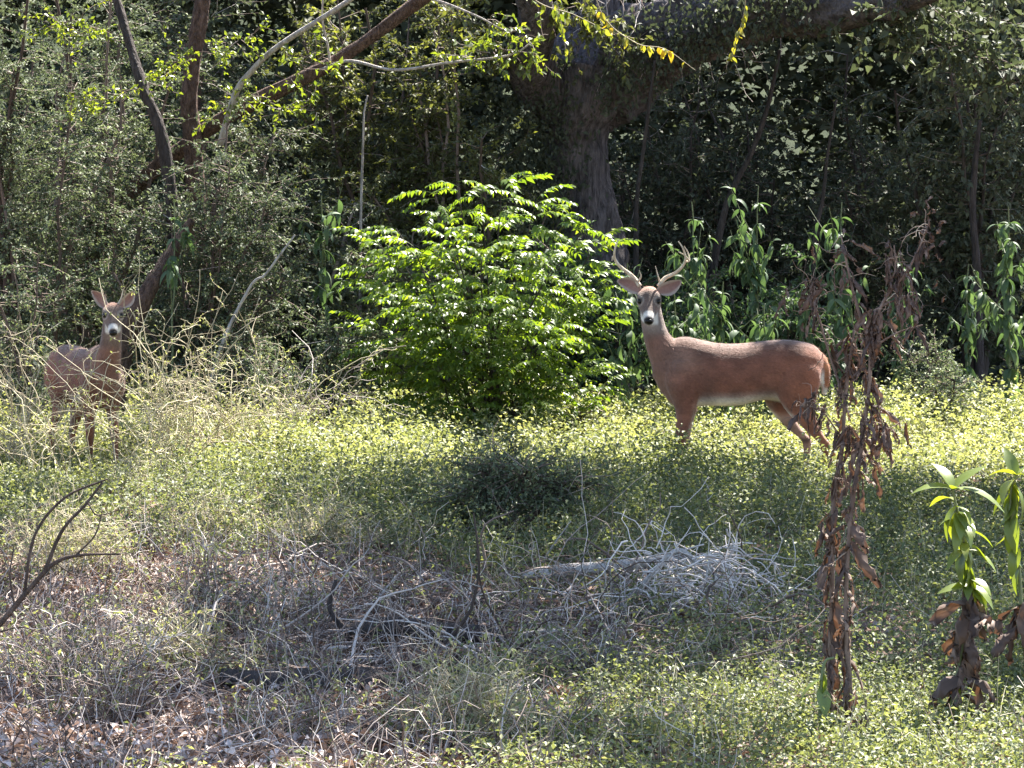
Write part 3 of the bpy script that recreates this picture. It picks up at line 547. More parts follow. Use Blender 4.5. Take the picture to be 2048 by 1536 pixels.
# ------------------------------------------------------------------ tall herbs with hanging leaves
def lance_leaf_data(Lf, Wf, mat, n=4, dr=(.5, 1.1), seed=0, crumple=0.):
    out = []; r = RNG(seed)
    for v in range(n):
        a = Acc(); a.add(*broad(np.zeros((1, 3)), np.array([[1., 0, 0]]), np.array([[0, 0, 1.]]), np.array([Lf]), np.array([Wf]), np.array([r.uniform(.2, .9)]), .22, r.uniform(*dr), 6, crumple, r)); out.append(a.data('leaf', mat, True))
    return out
hl = lance_leaf_data(.155, .054, M['herb'], 6, (.6, 1.3), 3)
def herb(label, px, D, h, nl, seed, lean=0., spread=1., low=.12, branches=8):
    r = RNG(seed); bx = PX(px, D); b0 = np.array([bx, D, float(gz(bx, D))]); root = thing('tall_herb', label, 'herb', b0, 'tall herbs with drooping leaves')
    cs = []
    main = spline([np.zeros(3), [lean * .4 * h, 0, .5 * h], [lean * h, r.normal(0, .05), h]], 14) + np.concatenate([np.zeros((1, 3)), np.cumsum(r.normal(0, .008, (13, 3)), 0)]); cs.append((main, .011))
    for k in range(branches):
        i = r.integers(4, 11); a = r.uniform(0, 6.28); e = main[i] + np.array([math.cos(a) * .22 * spread, math.sin(a) * .22 * spread, h * r.uniform(.1, .3)]); cs.append((spline([main[i], (main[i] + e) / 2 + [0, 0, -.02], e], 14), .005))
    so = []
    for c, rr in cs:
        V, F, T = tubes(c, np.linspace(rr, rr * .4, 14), 5, np.array([.4])); so.append(mk('stem', V, F, M['stem'], root, {'tint': T}, True))
    for k in range(int(nl * 2.2)):
        ci = 0 if (k % 2 == 0 or len(cs) == 1) else r.integers(1, len(cs)); c = cs[ci][0]; t = r.uniform(low, 1) ** .8
        o = bpy.data.objects.new('leaf', hl[r.integers(0, 6)]); COL.objects.link(o); o.parent = so[ci]; o.location = c[int(t * 13)]
        s = r.uniform(.55, 1.15) * (1.0 if t < .85 else .7); o.scale = (s, s * r.uniform(.7, 1.1), s)
        o.rotation_euler = (r.normal(0, .3), r.uniform(.0, .9) if t < .9 else r.uniform(-.7, .3), r.uniform(0, 6.28))
herb('tall drooping leaved herb just behind the antler tips of the buck', 1385, 26.4, 1.82, 60, 1)
herb('tallest drooping leaved herb behind the middle of the buck', 1512, 26.6, 1.98, 70, 2)
herb('drooping leaved herb rising just behind the dead brown stalks', 1690, 26.2, 1.82, 80, 3, spread=1.4)
herb('tall leafy herb with heavy hanging foliage at the thicket edge beyond the grey green shrub', 2025, 25.6, 1.72, 90, 4, spread=1.3)
herb('leafy herb behind the forked dead stalk tips', 1800, 26.6, 1.45, 60, 5)
herb('bushy herb over the loins of the buck', 1600, 26.0, 1.2, 60, 6, spread=1.3)
herb('bushy herb over the withers of the buck', 1450, 25.6, 1.25, 70, 7, spread=1.4)
herb('leafy herb at the cheek of the buck', 1365, 25.6, 1.1, 60, 8, spread=1.2)
herb('short herb between the bright bush and the face of the buck', 1255, 25.8, 1.35, 50, 9)
herb('leafy herb overlooking the back of the buck', 1535, 25.4, 1.05, 60, 10, spread=1.3)
herb('dark leaved herb beside the grey green shrub', 1930, 26.6, 1.35, 60, 11, spread=1.3)
herb('yellow green herb standing in the shade between the bright bush and the grey shrubs', 640, 27.0, 1.85, 36, 12, spread=.8, low=.5)
herb('leafy sapling shoot above the reddish leaning trunk', 345, 25.6, 1.75, 22, 13, low=.7, branches=2, spread=.5)

# ------------------------------------------------------------------ dry straw tangle in front of the young deer
def tangle(label, px, D, h, rx, nst, seed, mat='straw', nbr=4, leafy=0, r0=.0033):
    r = RNG(seed); bx = PX(px, D); b0 = np.array([bx, D, float(gz(bx, D))]); root = thing('dry_shrub', label, 'dry shrub', b0, 'dry straw coloured shrubs')
    st = r.normal(0, .22, (nst, 3)) * [rx, rx * .6, 0]; d = np.stack([r.normal(0, .55, nst) * rx / h, r.normal(0, .3, nst), np.ones(nst)], 1)
    W_ = walk(st, d, r.uniform(.5, 1.1, nst) * h, 14, .24, .03, r); W_[..., 2] = np.maximum(W_[..., 2], .01)
    a = Acc(); a.add(*tubes(W_, r.uniform(.7, 1.2, nst)[:, None] * r0 * np.linspace(1.2, .5, 14), 4, np.clip(r.normal(.55, .25, nst), 0, 1)))
    nb = nst * nbr; k = r.integers(0, nst, nb); s2 = at_t(W_, k, r.uniform(.25, .95, nb)); d2 = r.normal(0, 1, (nb, 3)) * [1, .6, .8] + [0, 0, .25]
    B_ = walk(s2, d2, r.uniform(.08, .32, nb), 8, .38, .02, r); a.add(*tubes(B_, r.uniform(.5, .8, nb)[:, None] * r0 * np.linspace(1, .45, 8), 3, np.clip(r.normal(.6, .25, nb), 0, 1)))
    a.build('stems', M[mat], root, kind='stuff')
    if leafy:
        k = r.integers(0, nb, leafy); pp = at_t(B_, k, r.uniform(.2, 1, leafy)); Lf = r.uniform(.012, .03, leafy); f = Acc()
        f.add(*leaves(pp, r.normal(0, 1, (leafy, 3)), r.normal(0, .6, (leafy, 3)) + [0, 0, 1], Lf, Lf * .5, np.clip(r.normal(.75, .2, leafy), 0, 1))); f.build('dry_leaves', M['cover'], root, kind='stuff')
for i, a in enumerate([
    ('pale wiry shrub straggling in front of the young spike deer', 90, 21.6, 1.25, .55, 20, 400, 'straw', 5, 250),
    ('thick sunlit wiry tangle beside the chest of the young deer', 350, 21.9, 1.45, .65, 46, 401, 'straw', 9, 1600),
    ('sprawling pale tangle between the young deer and the grey shrubs', 460, 22.6, 1.3, .65, 46, 402, 'straw', 8, 1600),
    ('dry tangle in the sun before the legs of the young deer', 270, 20.9, .34, .5, 24, 403, 'straw', 5, 150),
    ('straggly wiry shrub at the outer side of the young deer', 20, 22.3, 1.4, .5, 34, 404, 'straw', 7, 900),
    ('thin wiry shrub leaning beside the bright bush', 600, 23.4, 1.1, .45, 26, 405, 'twig', 6, 900)]): tangle(*a)
for i, a in enumerate([
    ('brown wiry weed patch near the dark forked branch', 130, 12.4, .42, .35, 60, 410, 'twig', 6, 700),
    ('dry weed clump with upright dark stems in the leaf litter', 225, 11.3, .55, .3, 50, 411, 'twig', 6, 500),
    ('dry pale weed clump at the edge of the shaded hollow', 430, 14.2, .5, .4, 60, 412, 'twig', 6, 600),
    ('yellowish weed clump in the leaf litter below the shaded hollow', 340, 12.6, .35, .25, 50, 413, 'straw', 5, 700),
    ('dry weed tangle above the dark hollow log', 600, 13.9, .4, .35, 30, 414, 'twig', 6, 300),
    ('wiry dry weeds just above the bare sandy patch', 560, 11.0, .22, .35, 40, 415, 'twig', 6, 500),
    ('pale dry weed clump beside the bare sandy patch', 960, 11.0, .35, .35, 60, 416, 'straw', 6, 900),
    ('tangled grey weeds below the arched dead branch', 1180, 12.8, .28, .4, 36, 417, 'twig', 6, 300),
    ('sunny straw coloured weeds on the slope before the young deer', 420, 17.5, .38, .45, 50, 418, 'straw', 6, 1200),
    ('straw coloured weeds beside the forked dark branch tips', 130, 16.0, .5, .4, 60, 419, 'straw', 6, 1200),
    ('mixed dry weeds between the mound and the shaded hollow', 640, 17.0, .4, .45, 60, 420, 'straw', 6, 1000)]): tangle(*a, r0=.0024)

# ------------------------------------------------------------------ fallen branches and logs
def fallen(name, label, cat, D, pts, radii, mat, twigs=(), seed=0, group='fallen dead wood'):
    w = [P(px, py, D + (dd[0] if dd else 0)) for px, py, *dd in pts]; b0 = w[0].copy(); b0[2] = gz(b0[0], b0[1]); root = thing(name, label, cat, b0, group)
    V, F, T = trunk(w, radii, 10, 40, .1, seed, 14); mk('limb', V - b0, F, mat, root, {'tint': T + .3}, True)
    for tw, rr in twigs:
        c = [P(px, py, D + (dd[0] if dd else 0)) for px, py, *dd in tw]; V, F, T = trunk(c, [rr, rr * .8, rr * .5], 7, 24, .1, seed + 1, 14); mk('branch', V - b0, F, mat, root, {'tint': T + .3}, True)
    return root
fallen('forked_branch', 'dark forked dead branch rising over the dry weeds', 'branch', 11.6, [(-60, 1310), (0, 1248), (70, 1165), (110, 1125), (160, 1110), (240, 1108)], [.010, .010, .009, .008, .006, .003], M['brownbark'],
       [([(30, 1215), (20, 1150), (28, 1090)], .004), ([(150, 1112), (190, 1070), (205, 1020)], .0035), ([(110, 1125), (150, 1150), (215, 1160)], .003), ([(175, 1005), (195, 1030), (240, 1020)], .003), ([(-20, 1270), (40, 1255), (95, 1270)], .0035), ([(90, 1140), (125, 1060), (170, 1010), (205, 965)], .007), ([(48, 1190), (70, 1070), (130, 995), (215, 958)], .006)], 1)
fallen('arched_branch', 'pale dead branch arching up to a peak and down again', 'branch', 14.6, [(1170, 1335), (1210, 1245), (1290, 1165), (1352, 1102), (1400, 1130), (1445, 1165), (1452, 1230)], [.016, .015, .013, .012, .010, .008, .004], M['palebark'],
       [([(1185, 1300), (1200, 1225), (1212, 1190)], .005), ([(1400, 1130), (1450, 1145), (1500, 1170)], .006), ([(1240, 1215), (1222, 1160), (1222, 1135)], .004)], 2)
fallen('fallen_log', 'long grey fallen limb lying across behind the arched dead branch', 'log', 15.6, [(1045, 1150), (1120, 1142), (1220, 1134), (1350, 1122), (1480, 1140), (1555, 1172), (1630, 1166)], [.018, .032, .03, .028, .024, .015, .006], M['palebark'],
       [([(1350, 1122), (1410, 1180, -.2), (1440, 1250, -.4)], .01), ([(1470, 1140), (1505, 1190, -.2), (1490, 1260, -.3)], .012)], 3)
fallen('fallen_log', 'dark mossy log half buried in the shaded hollow', 'log', 12.15, [(440, 1352), (560, 1372), (640, 1372), (740, 1368), (800, 1392), (840, 1425)], [.03, .062, .07, .066, .05, .02], M['darkbark'], [], 4)
fallen('fallen_log', 'dark log lying above the bare brown soil', 'log', 13.6, [(690, 1262), (780, 1255), (880, 1268), (975, 1272), (1040, 1300)], [.025, .045, .048, .04, .014], M['darkbark'], [([(690, 1262), (660, 1215), (672, 1160)], .014)], 5)
fallen('dead_root', 'bleached forked root lying among the grey weeds', 'branch', 13.6, [(1045, 1268), (1090, 1262), (1130, 1266), (1160, 1300), (1190, 1318)], [.006, .008, .009, .012, .008], M['palebark'], [([(1130, 1266), (1150, 1295), (1148, 1330)], .008)], 6)
fallen('dead_root', 'bleached curved stick below the arched dead branch', 'branch', 12.6, [(1430, 1348), (1455, 1352), (1485, 1368), (1510, 1388)], [.004, .007, .007, .004], M['palebark'], [], 7)
fallen('dead_stick', 'thin pale stick leaning out of the mound shadow', 'stick', 16.3, [(1085, 1125), (1100, 1100), (1125, 1065), (1142, 1042)], [.006, .005, .004, .003], M['palebark'], [], 8)
fallen('dead_stick', 'forked white stick standing above the dark mossy log', 'stick', 12.4, [(685, 1450), (672, 1400), (664, 1345), (655, 1330)], [.004, .004, .004, .003], M['palebark'], [([(664, 1345), (672, 1325), (678, 1300)], .003)], 9)
fallen('dead_stick', 'tall pale stick slanting over the dark hollow', 'stick', 14.4, [(700, 1260), (740, 1220), (770, 1180), (800, 1145)], [.006, .005, .004, .003], M['palebark'], [], 10)
rng = RNG(67); acc = Acc(); nn_ = 330
bxp, byp = rng.uniform(380, 1560, nn_), rng.uniform(12.3, 15.8, nn_); bx_ = (bxp - 1024) / FOC * byp
st = np.stack([bx_, byp, gz(bx_, byp) + rng.uniform(0, .10, nn_)], 1)
W_ = walk(st, np.stack([rng.normal(0, 1, nn_), rng.normal(0, .35, nn_), rng.normal(.12, .28, nn_)], 1), rng.uniform(.2, .75, nn_), 10, .2, .05, rng); W_[..., 2] = np.maximum(W_[..., 2], gz(W_[..., 0], W_[..., 1]) + .004)
acc.add(*tubes(W_, (.002 + .006 * rng.uniform(size=nn_) ** 2.5)[:, None] * np.linspace(1.2, .45, 10), 5, np.clip(rng.normal(.38, .3, nn_), 0, 1)))
kb = np.repeat(np.arange(nn_), 4); sb = at_t(W_, kb, rng.uniform(.2, 1, len(kb))); B_ = walk(sb, rng.normal(0, 1, (len(kb), 3)) * [1, .5, .6] + [0, 0, .2], rng.uniform(.06, .25, len(kb)), 7, .33, .05, rng)
acc.add(*tubes(B_, np.full((len(kb), 1), .0016) * np.linspace(1.2, .5, 7), 3, np.clip(rng.normal(.5, .28, len(kb)), 0, 1)))
o = acc.build('brush_pile', M['twig'], kind='stuff'); o['label'] = 'dense tangle of grey dead branches around the dark logs'; o['category'] = 'brush pile'
rng = RNG(66); acc = Acc(); nn_ = 300
sp = np.array([P(px, py, dd) for px, py, dd in zip(rng.normal(1390, 80, nn_), rng.normal(1165, 45, nn_), rng.uniform(14.2, 15.4, nn_))])
sp[:, 2] = np.maximum(sp[:, 2], gz(sp[:, 0], sp[:, 1]) + .03)
W_ = walk(sp, rng.normal(0, 1, (nn_, 3)) * [1, .5, .5] + [0, 0, -.3], rng.uniform(.1, .5, nn_), 9, .3, .08, rng); W_[..., 2] = np.maximum(W_[..., 2], gz(W_[..., 0], W_[..., 1]) + .005)
acc.add(*tubes(W_, rng.uniform(.002, .0042, nn_)[:, None] * np.linspace(1.2, .5, 9), 4, np.clip(rng.normal(.9, .15, nn_), 0, 1)))
o = acc.build('brush_heap', M['twig'], kind='stuff'); o['label'] = 'heap of fine bleached twigs under the arched dead branch'; o['category'] = 'twigs'

# ------------------------------------------------------------------ dead brown stalks and the lance-leaved plants
def withered_data(nv, seed):
    r = RNG(seed); out = []
    for v in range(nv):
        n = 9; t = np.linspace(0, 1, n); c = np.stack([.05 * np.sin(t * 2.2) * r.uniform(.3, 1.3), r.normal(0, .02) * t, -t * r.uniform(.10, .17)], 1) + np.cumsum(r.normal(0, .006, (n, 3)), 0)
        w = .026 * r.uniform(.5, 1.1) * np.sin(np.pi * np.clip(t * .9 + .06, 0, 1)) ** .7; tw = r.uniform(0, 3) + t * r.uniform(-3, 3); m_ = 5
        V = np.empty((n, m_, 3)); q = np.linspace(-1, 1, m_)
        for i in range(n):
            s = np.array([math.cos(tw[i]), math.sin(tw[i]), 0]); nn = np.array([-math.sin(tw[i]), math.cos(tw[i]), 0]); cu = 1.6 * r.uniform(.6, 1.2)
            V[i] = c[i] + w[i] * (np.sin(q * cu)[:, None] / cu * s * 1.4 + (1 - np.cos(q * cu))[:, None] / cu * nn * 1.3) + r.normal(0, .006, (m_, 3))
        I = np.arange(n * m_).reshape(n, m_); F = np.stack([I[:-1, :-1], I[:-1, 1:], I[1:, 1:], I[1:, :-1]], -1).reshape(-1, 4)
        out.append(mesh_data('withered_leaf', V.reshape(-1, 3), [F], M['withered'], {'tint': np.clip(r.normal(r.uniform(.2, .75), .08, n * m_), 0, 1)}))
    return out
wl = withered_data(10, 5)
def side_twigs(cs, r, n, length):
    S = np.stack([c for c in cs]); k = r.integers(0, len(S), n); st = at_t(S, k, r.uniform(.35, 1, n))
    return walk(st, r.normal(0, 1, (n, 3)) * [1, .7, .6] + [0, 0, .3], r.uniform(.3, 1, n) * length, 8, .35, .04, r)
def dead_plant(label, D, stalks, nleaf, seed, heads=(), smin=.2, smax=.72):
    r = RNG(seed); w = [[P(px, py, D + (dd[0] if dd else 0)) for px, py, *dd in s[0]] for s in stalks]; b0 = w[0][0].copy(); b0[2] = gz(b0[0], b0[1])
    root = thing('dead_plant', label, 'dead plant', b0, 'dead brown standing plants'); cs = []
    for (pts, r0, r1), ww in zip(stalks, w):
        c = spline(ww, 30); V, F, T = trunk(ww, np.linspace(r0, r1, 5), 8, 40, .16, seed, 20); mk('stalk', V - b0, F, M['withered'], root, {'tint': np.clip(.55 + fbm(V[:, 2] * 14, V[:, 0] * 60, 3) * .5 - .25, 0, 1)}, True); cs.append(c)
    if nleaf > 20:
        tw = side_twigs(cs, r, 70, .14); a_ = Acc(); a_.add(*tubes(tw, r.uniform(.0008, .002, 70)[:, None] * np.linspace(1.2, .5, 8), 4, np.clip(r.normal(.8, .15, 70), 0, 1))); a_.build('side_twigs', M['withered'], root, b0, kind='stuff')
        cs = cs + [spline(q, 30) for q in tw[:24]]
    wts = np.array([len(s[0]) for s in stalks] + [1.2] * (len(cs) - len(stalks)), float); wts /= wts.sum()
    for k in range(nleaf):
        c = cs[0] if r.uniform() < .45 else cs[r.choice(len(cs), p=wts)]; pi_ = r.integers(1, 30); p = c[pi_]
        o = bpy.data.objects.new('withered_leaf', wl[r.integers(0, 10)]); COL.objects.link(o); o.parent = root; o.location = p - b0 + r.normal(0, .010, 3)
        s = r.uniform(smin, smax) * (1.25 if p[2] < .75 else .85); o.scale = (s * r.uniform(.4, .95), s * r.uniform(.5, .95), s * r.uniform(.8, 1.3)); o.rotation_euler = (r.normal(0, .3), r.normal(0, .3), r.uniform(0, 6.28))
    for (px, py, sc) in heads:
        o = bpy.data.objects.new('seed_head', wl[r.integers(0, 10)]); COL.objects.link(o); o.parent = root; o.location = P(px, py, D) - b0; o.scale = (sc, sc, sc * .5); o.rotation_euler = (r.uniform(-1.5, 1.5), r.uniform(-1.5, 1.5), r.uniform(0, 6))
    return root
hr = RNG(8)
dead_plant('tall dead brown stalk hung with shrivelled leaves and forking at the top', 11.1, [
    ([(1694, 1508), (1698, 1380), (1692, 1200), (1702, 1030), (1722, 900), (1738, 780), (1742, 680), (1750, 620)], .010, .005),
    ([(1745, 650), (1775, 590), (1815, 540), (1845, 480), (1860, 438)], .006, .002), ([(1742, 690), (1716, 620), (1700, 560), (1690, 510), (1682, 470)], .006, .002),
    ([(1750, 620), (1790, 600), (1830, 590)], .004, .002), ([(1740, 700), (1790, 668), (1845, 650)], .004, .002), ([(1735, 800), (1760, 830), (1768, 880)], .004, .002),
    ([(1775, 590), (1790, 540), (1788, 490)], .004, .002)], 290, 1, [(1860 + hr.normal(0, 12), 470 + hr.normal(0, 30), hr.uniform(.25, .5)) for k in range(14)] + [(1800 + hr.normal(0, 35), 560 + hr.normal(0, 40), hr.uniform(.25, .5)) for k in range(14)] + [(1690 + hr.normal(0, 14), 520 + hr.normal(0, 30), .35) for k in range(8)])
dead_plant('dead brown stalk twin with a bent side branch curling past the tail of the buck', 11.25, [
    ([(1672, 1500), (1660, 1360), (1664, 1180), (1668, 1000), (1684, 900), (1690, 800), (1700, 720), (1708, 660)], .009, .0045),
    ([(1690, 800), (1662, 720), (1645, 660), (1628, 600), (1620, 560)], .005, .002), ([(1686, 880), (1640, 820), (1600, 830)], .003, .0015), ([(1690, 860), (1720, 880), (1745, 930)], .006, .003)], 240, 2,
    [(1625 + hr.normal(0, 16), 600 + hr.normal(0, 22), .35) for k in range(8)])
dead_plant('short broken dead stem at the foot of the lance leaved plant', 10.9, [([(1735, 1530), (1733, 1460), (1731, 1400)], .006, .004)], 5, 3, smin=.4, smax=.7)

ll = lance_leaf_data(.165, .064, M['lance'], 6, (.2, .8), 30)
def lance_plant(label, D, stalk, spec, nwith, wrange, seed):
    r = RNG(seed); w = [P(px, py, D) for px, py in stalk]; b0 = w[0].copy(); b0[2] = gz(b0[0], b0[1]); root = thing('lance_leaved_plant', label, 'plant', b0, 'lance leaved plants')
    c = spline(w, 40); V, F, T = tubes(c, np.linspace(.008, .004, 40), 7, np.array([.6])); stk = mk('stalk', V - b0, F, M['stem'], root, {'tint': T}, True)
    for (t, az, el, s, wd) in spec:
        p = c[int(t * 39)]; o = bpy.data.objects.new('leaf', ll[r.integers(0, 6)]); COL.objects.link(o); o.parent = stk; o.location = p - b0; o.scale = (s, s * wd, s); o.rotation_euler = (r.normal(0, .2), -el, az)
    for k in range(nwith):
        p = c[int(r.uniform(*wrange) * 39)]; o = bpy.data.objects.new('withered_leaf', wl[r.integers(0, 10)]); COL.objects.link(o); o.parent = stk; o.location = p - b0 + r.normal(0, .01, 3); s = r.uniform(.6, 1.25); o.scale = (s, s, s); o.rotation_euler = (r.normal(0, .4), r.normal(0, .4), r.uniform(0, 6.28))
r = RNG(12)
rosette = [(1., math.pi + .1, .35, .85, 1), (1., math.pi - .9, 1.15, .8, 1), (1., .3, .75, .9, .9), (1., -.35, .1, 1.15, 1.2), (1., -1.4, .3, .7, 1), (.97, 2.2, .4, .7, 1)]
hang = [(r.uniform(.62, .95), r.uniform(-3.4, .4), r.uniform(-1.25, .1), r.uniform(.45, .8), r.uniform(.8, 1.2)) for k in range(36)]
lance_plant('green lance leaved plant with a skirt of withered brown leaves', 11.3, [(1885, 1490), (1905, 1400), (1925, 1290), (1940, 1180), (1925, 1070), (1905, 978)], rosette + hang + [(.22, -1.2, -1.3, .8, .8), (.15, -2.2, -1.0, .6, .8), (.3, .3, -1.4, .8, .9)], 32, (.2, .62), 5)
rosette2 = [(1., math.pi, .5, .7, 1), (1., 2.2, 1.1, .7, 1), (1., .4, .6, .8, 1), (1., -.5, .2, .9, 1), (.95, -2.4, -.1, .7, 1.2)]
hang2 = [(r.uniform(.45, .95), r.uniform(-3.4, .4), r.uniform(-1.5, -.8), r.uniform(.5, .9), 1) for k in range(16)]
lance_plant('fresh yellow green lance leaved plant at the edge of the shaded cover', 11.6, [(2060, 1420), (2045, 1250), (2035, 1100), (2020, 1000), (2032, 950)], rosette2 + hang2, 6, (.2, .5), 6)
lance_plant('broad leaf shoot on a thin stem at the foot of the dead brown stalk', 11.0, [(1650, 1510), (1640, 1420), (1648, 1330), (1668, 1315)], [(.55, math.pi, -.4, .75, 1.8), (.5, -1.2, -1.0, .6, 1.4), (.6, .2, -1.2, .5, 1.2)], 0, (0, 1), 7)

# ------------------------------------------------------------------ deer
def loft(rings, sides=24):
    """rings: list of (center, axis_a, axis_b, ra, rb) -> closed surface"""
    a = np.arange(sides) / sides * 2 * np.pi; V = []
    for c, A, B, ra, rb in rings: V.append(np.asarray(c)[None] + np.cos(a)[:, None] * np.asarray(A)[None] * ra + np.sin(a)[:, None] * np.asarray(B)[None] * rb)
    n = len(rings); V = np.concatenate(V); I = np.arange(n * sides).reshape(n, sides); J = np.roll(I, -1, 1)
    F = np.stack([I[:-1], J[:-1], J[1:], I[1:]], -1).reshape(-1, 4)
    V = np.vstack([V, np.asarray(rings[0][0])[None], np.asarray(rings[-1][0])[None]]); e0, e1 = n * sides, n * sides + 1
    T = np.concatenate([np.stack([J[0], I[0], np.full(sides, e0)], 1), np.stack([I[-1], J[-1], np.full(sides, e1)], 1)])
    return V, F, T
def resample(arr, n): return spline(arr, n)
m, n, l, b, out = new_mat('deer_coat')
at = n.new('ShaderNodeAttribute'); at.attribute_name = 'coat'; tc = n.new('ShaderNodeTexCoord')
nz = n.new('ShaderNodeTexNoise'); nz.inputs['Scale'].default_value = 55; nz.inputs['Detail'].default_value = 5; l.new(tc.outputs['Object'], nz.inputs[0])
mp = n.new('ShaderNodeMapping'); mp.inputs['Scale'].default_value = (60, 200, 200); l.new(tc.outputs['Object'], mp.inputs[0])
n2 = n.new('ShaderNodeTexNoise'); n2.inputs['Scale'].default_value = 1; n2.inputs['Detail'].default_value = 3; l.new(mp.outputs[0], n2.inputs[0])
mr = n.new('ShaderNodeMapRange'); mr.inputs[1].default_value = .3; mr.inputs[2].default_value = .7; mr.inputs[3].default_value = .88; mr.inputs[4].default_value = 1.12; l.new(nz.outputs[0], mr.inputs[0])
mx = n.new('ShaderNodeVectorMath'); mx.operation = 'SCALE'; l.new(at.outputs['Color'], mx.inputs[0]); l.new(mr.outputs[0], mx.inputs['Scale'])
l.new(mx.outputs[0], b.inputs['Base Color']); b.inputs['Roughness'].default_value = .75; b.inputs['Specular IOR Level'].default_value = .25
b.inputs['Sheen Weight'].default_value = .25; b.inputs['Sheen Roughness'].default_value = .5
bp = n.new('ShaderNodeBump'); bp.inputs['Strength'].default_value = .5; bp.inputs['Distance'].default_value = .01; l.new(n2.outputs[0], bp.inputs['Height']); l.new(bp.outputs[0], b.inputs['Normal'])
M['coat'] = m
m, n, l, b, out = new_mat('dark_eye'); b.inputs['Base Color'].default_value = (.005, .004, .0035, 1); b.inputs['Roughness'].default_value = .28; b.inputs['Specular IOR Level'].default_value = .3; M['eye'] = m
M['antler'] = bark_mat('antler_bone', (.42, .32, .22), (.74, .67, .54), 30, .3)

def deer(name, label, loc, rotz, scale, head_yaw, antlers, legs, seed, C=(.552, 0, 1.185), pitch=33, ear_up=.42, ear_s=1.):
    root = thing(name, label, 'deer', loc, None, rotz, scale); A = Acc()
    ax, ay, az = np.eye(3)
    def add(rings):
        V, F, T = loft(rings); A.add(V, [F, T])
    # torso: x, top, bottom, half width
    tor = np.array([(-.575, .79, .70, .03), (-.55, .845, .62, .085), (-.50, .885, .56, .125), (-.42, .905, .52, .15), (-.32, .915, .515, .150), (-.19, .907, .525, .150), (-.03, .890, .488, .166), (.10, .892, .485, .166), (.22, .915, .485, .152), (.32, .935, .465, .135), (.41, .915, .50, .12), (.48, .87, .60, .092), (.53, .80, .68, .05)])
    tor = resample(tor, 40); add([((x, 0, (t + b_) / 2), az, ay, (t - b_) / 2, w) for x, t, b_, w in tor])
    # neck: x, z, half depth, half width ; top turns with the head
    nk = resample(np.array([(.33, .66, .17, .11), (.39, .75, .155, .11), (.457, .84, .108, .094), (.504, .93, .083, .080), (.53, 1.03, .074, .074), (.545, 1.12, .068, .068), (.55, 1.19, .055, .058)]), 24)
    ca = np.array([C[0] - .552, C[1], 0])
    for arr in [nk]:
        rings = []
        tg = nrm(np.gradient(arr[:, [0, 1]], axis=0))
        for k, (x, z, hd, hw) in enumerate(arr):
            f = k / (len(arr) - 1); rings.append((np.array([x, 0, z]) + ca * f ** 1.5, np.array([tg[k, 1], 0, -tg[k, 0]]), ay, hd, hw))
        add(rings)
    # head
    yw, pt = math.radians(head_yaw), math.radians(pitch); Cn = np.array(C)
    f = np.array([math.cos(yw) * math.cos(pt), math.sin(yw) * math.cos(pt), -math.sin(pt)]); s = np.array([math.sin(yw), -math.cos(yw), 0]); u = np.cross(s, f)
    if u[2] < 0: u = -u
    fh = np.array([math.cos(yw), math.sin(yw), 0])
    hd = resample(np.array([(-.085, .02, .02, -.01), (-.06, .055, .055, -.005), (-.02, .072, .07, 0), (.02, .079, .07, 0), (.05, .080, .064, -.006), (.085, .066, .058, -.016), (.12, .050, .052, -.024), (.16, .041, .046, -.03), (.195, .036, .038, -.033), (.222, .032, .030, -.034), (.234, .018, .018, -.036)]), 30)
    add([(Cn + f * t + u * o_, s, u, rs, ru) for t, rs, ru, o_ in hd])
    # brow ridges
    for sg in (-1, 1): add([(Cn + f * t + s * sg * .058 + u * .036, s, u, r_, r_) for t, r_ in ((-.01, .005), (.01, .018), (.035, .022), (.06, .016), (.08, .004))])
    # legs
    for lg in legs:
        lg = resample(np.array(lg), 36); add([((x, y_, z), ax, ay, ra, rb) for x, y_, z, ra, rb in lg])
    # tail
    add([((x, y_, z), ax, ay, ra, rb) for x, y_, z, ra, rb in resample(np.array([(-.535, 0, .83, .035, .035), (-.572, 0, .775, .032, .036), (-.59, .0, .70, .028, .044), (-.588, 0, .63, .022, .038), (-.575, 0, .575, .013, .022), (-.565, 0, .555, .005, .008)]), 20)])
    body = A.build('body', M['coat'], root); me0 = body.data
    mo = body.modifiers.new('r', 'REMESH'); mo.mode = 'VOXEL'; mo.voxel_size = .0115; mo.adaptivity = 0
    ms = body.modifiers.new('s', 'SMOOTH'); ms.factor = .5; ms.iterations = 4
    dg = bpy.context.evaluated_depsgraph_get(); me = bpy.data.meshes.new_from_object(body.evaluated_get(dg)); body.modifiers.clear(); body.data = me; me.materials.clear(); me.materials.append(M['coat'])
    me.name = 'body'; me.polygons.foreach_set('use_smooth', np.ones(len(me.polygons), bool))
    nv = len(me.vertices); co = np.empty(nv * 3, np.float32); me.vertices.foreach_get('co', co); co = co.reshape(-1, 3).astype(float)
    no = np.empty(nv * 3, np.float32); me.vertices.foreach_get('normal', no); no = no.reshape(-1, 3)
    col = coat_colour(co, no, Cn, f, s, u)
    at = me.attributes.new('coat', 'FLOAT_COLOR', 'POINT'); at.data.foreach_set('color', np.concatenate([col, np.ones((nv, 1))], 1).astype(np.float32).ravel())
    # fur: short slivers lying along the coat
    r = RNG(seed); ntr = 34000; me.calc_loop_triangles(); tri = np.empty(len(me.loop_triangles) * 3, np.int32); me.loop_triangles.foreach_get('vertices', tri); tri = tri.reshape(-1, 3)
    ti = r.integers(0, len(tri), ntr); w3 = r.dirichlet((1, 1, 1), ntr); p = (co[tri[ti]] * w3[..., None]).sum(1); nn = nrm(no[tri[ti]].mean(1).astype(float)); cc = (col[tri[ti]] * w3[..., None]).sum(1) * np.clip(r.normal(1, .22, (ntr, 1)), .4, 1.8)
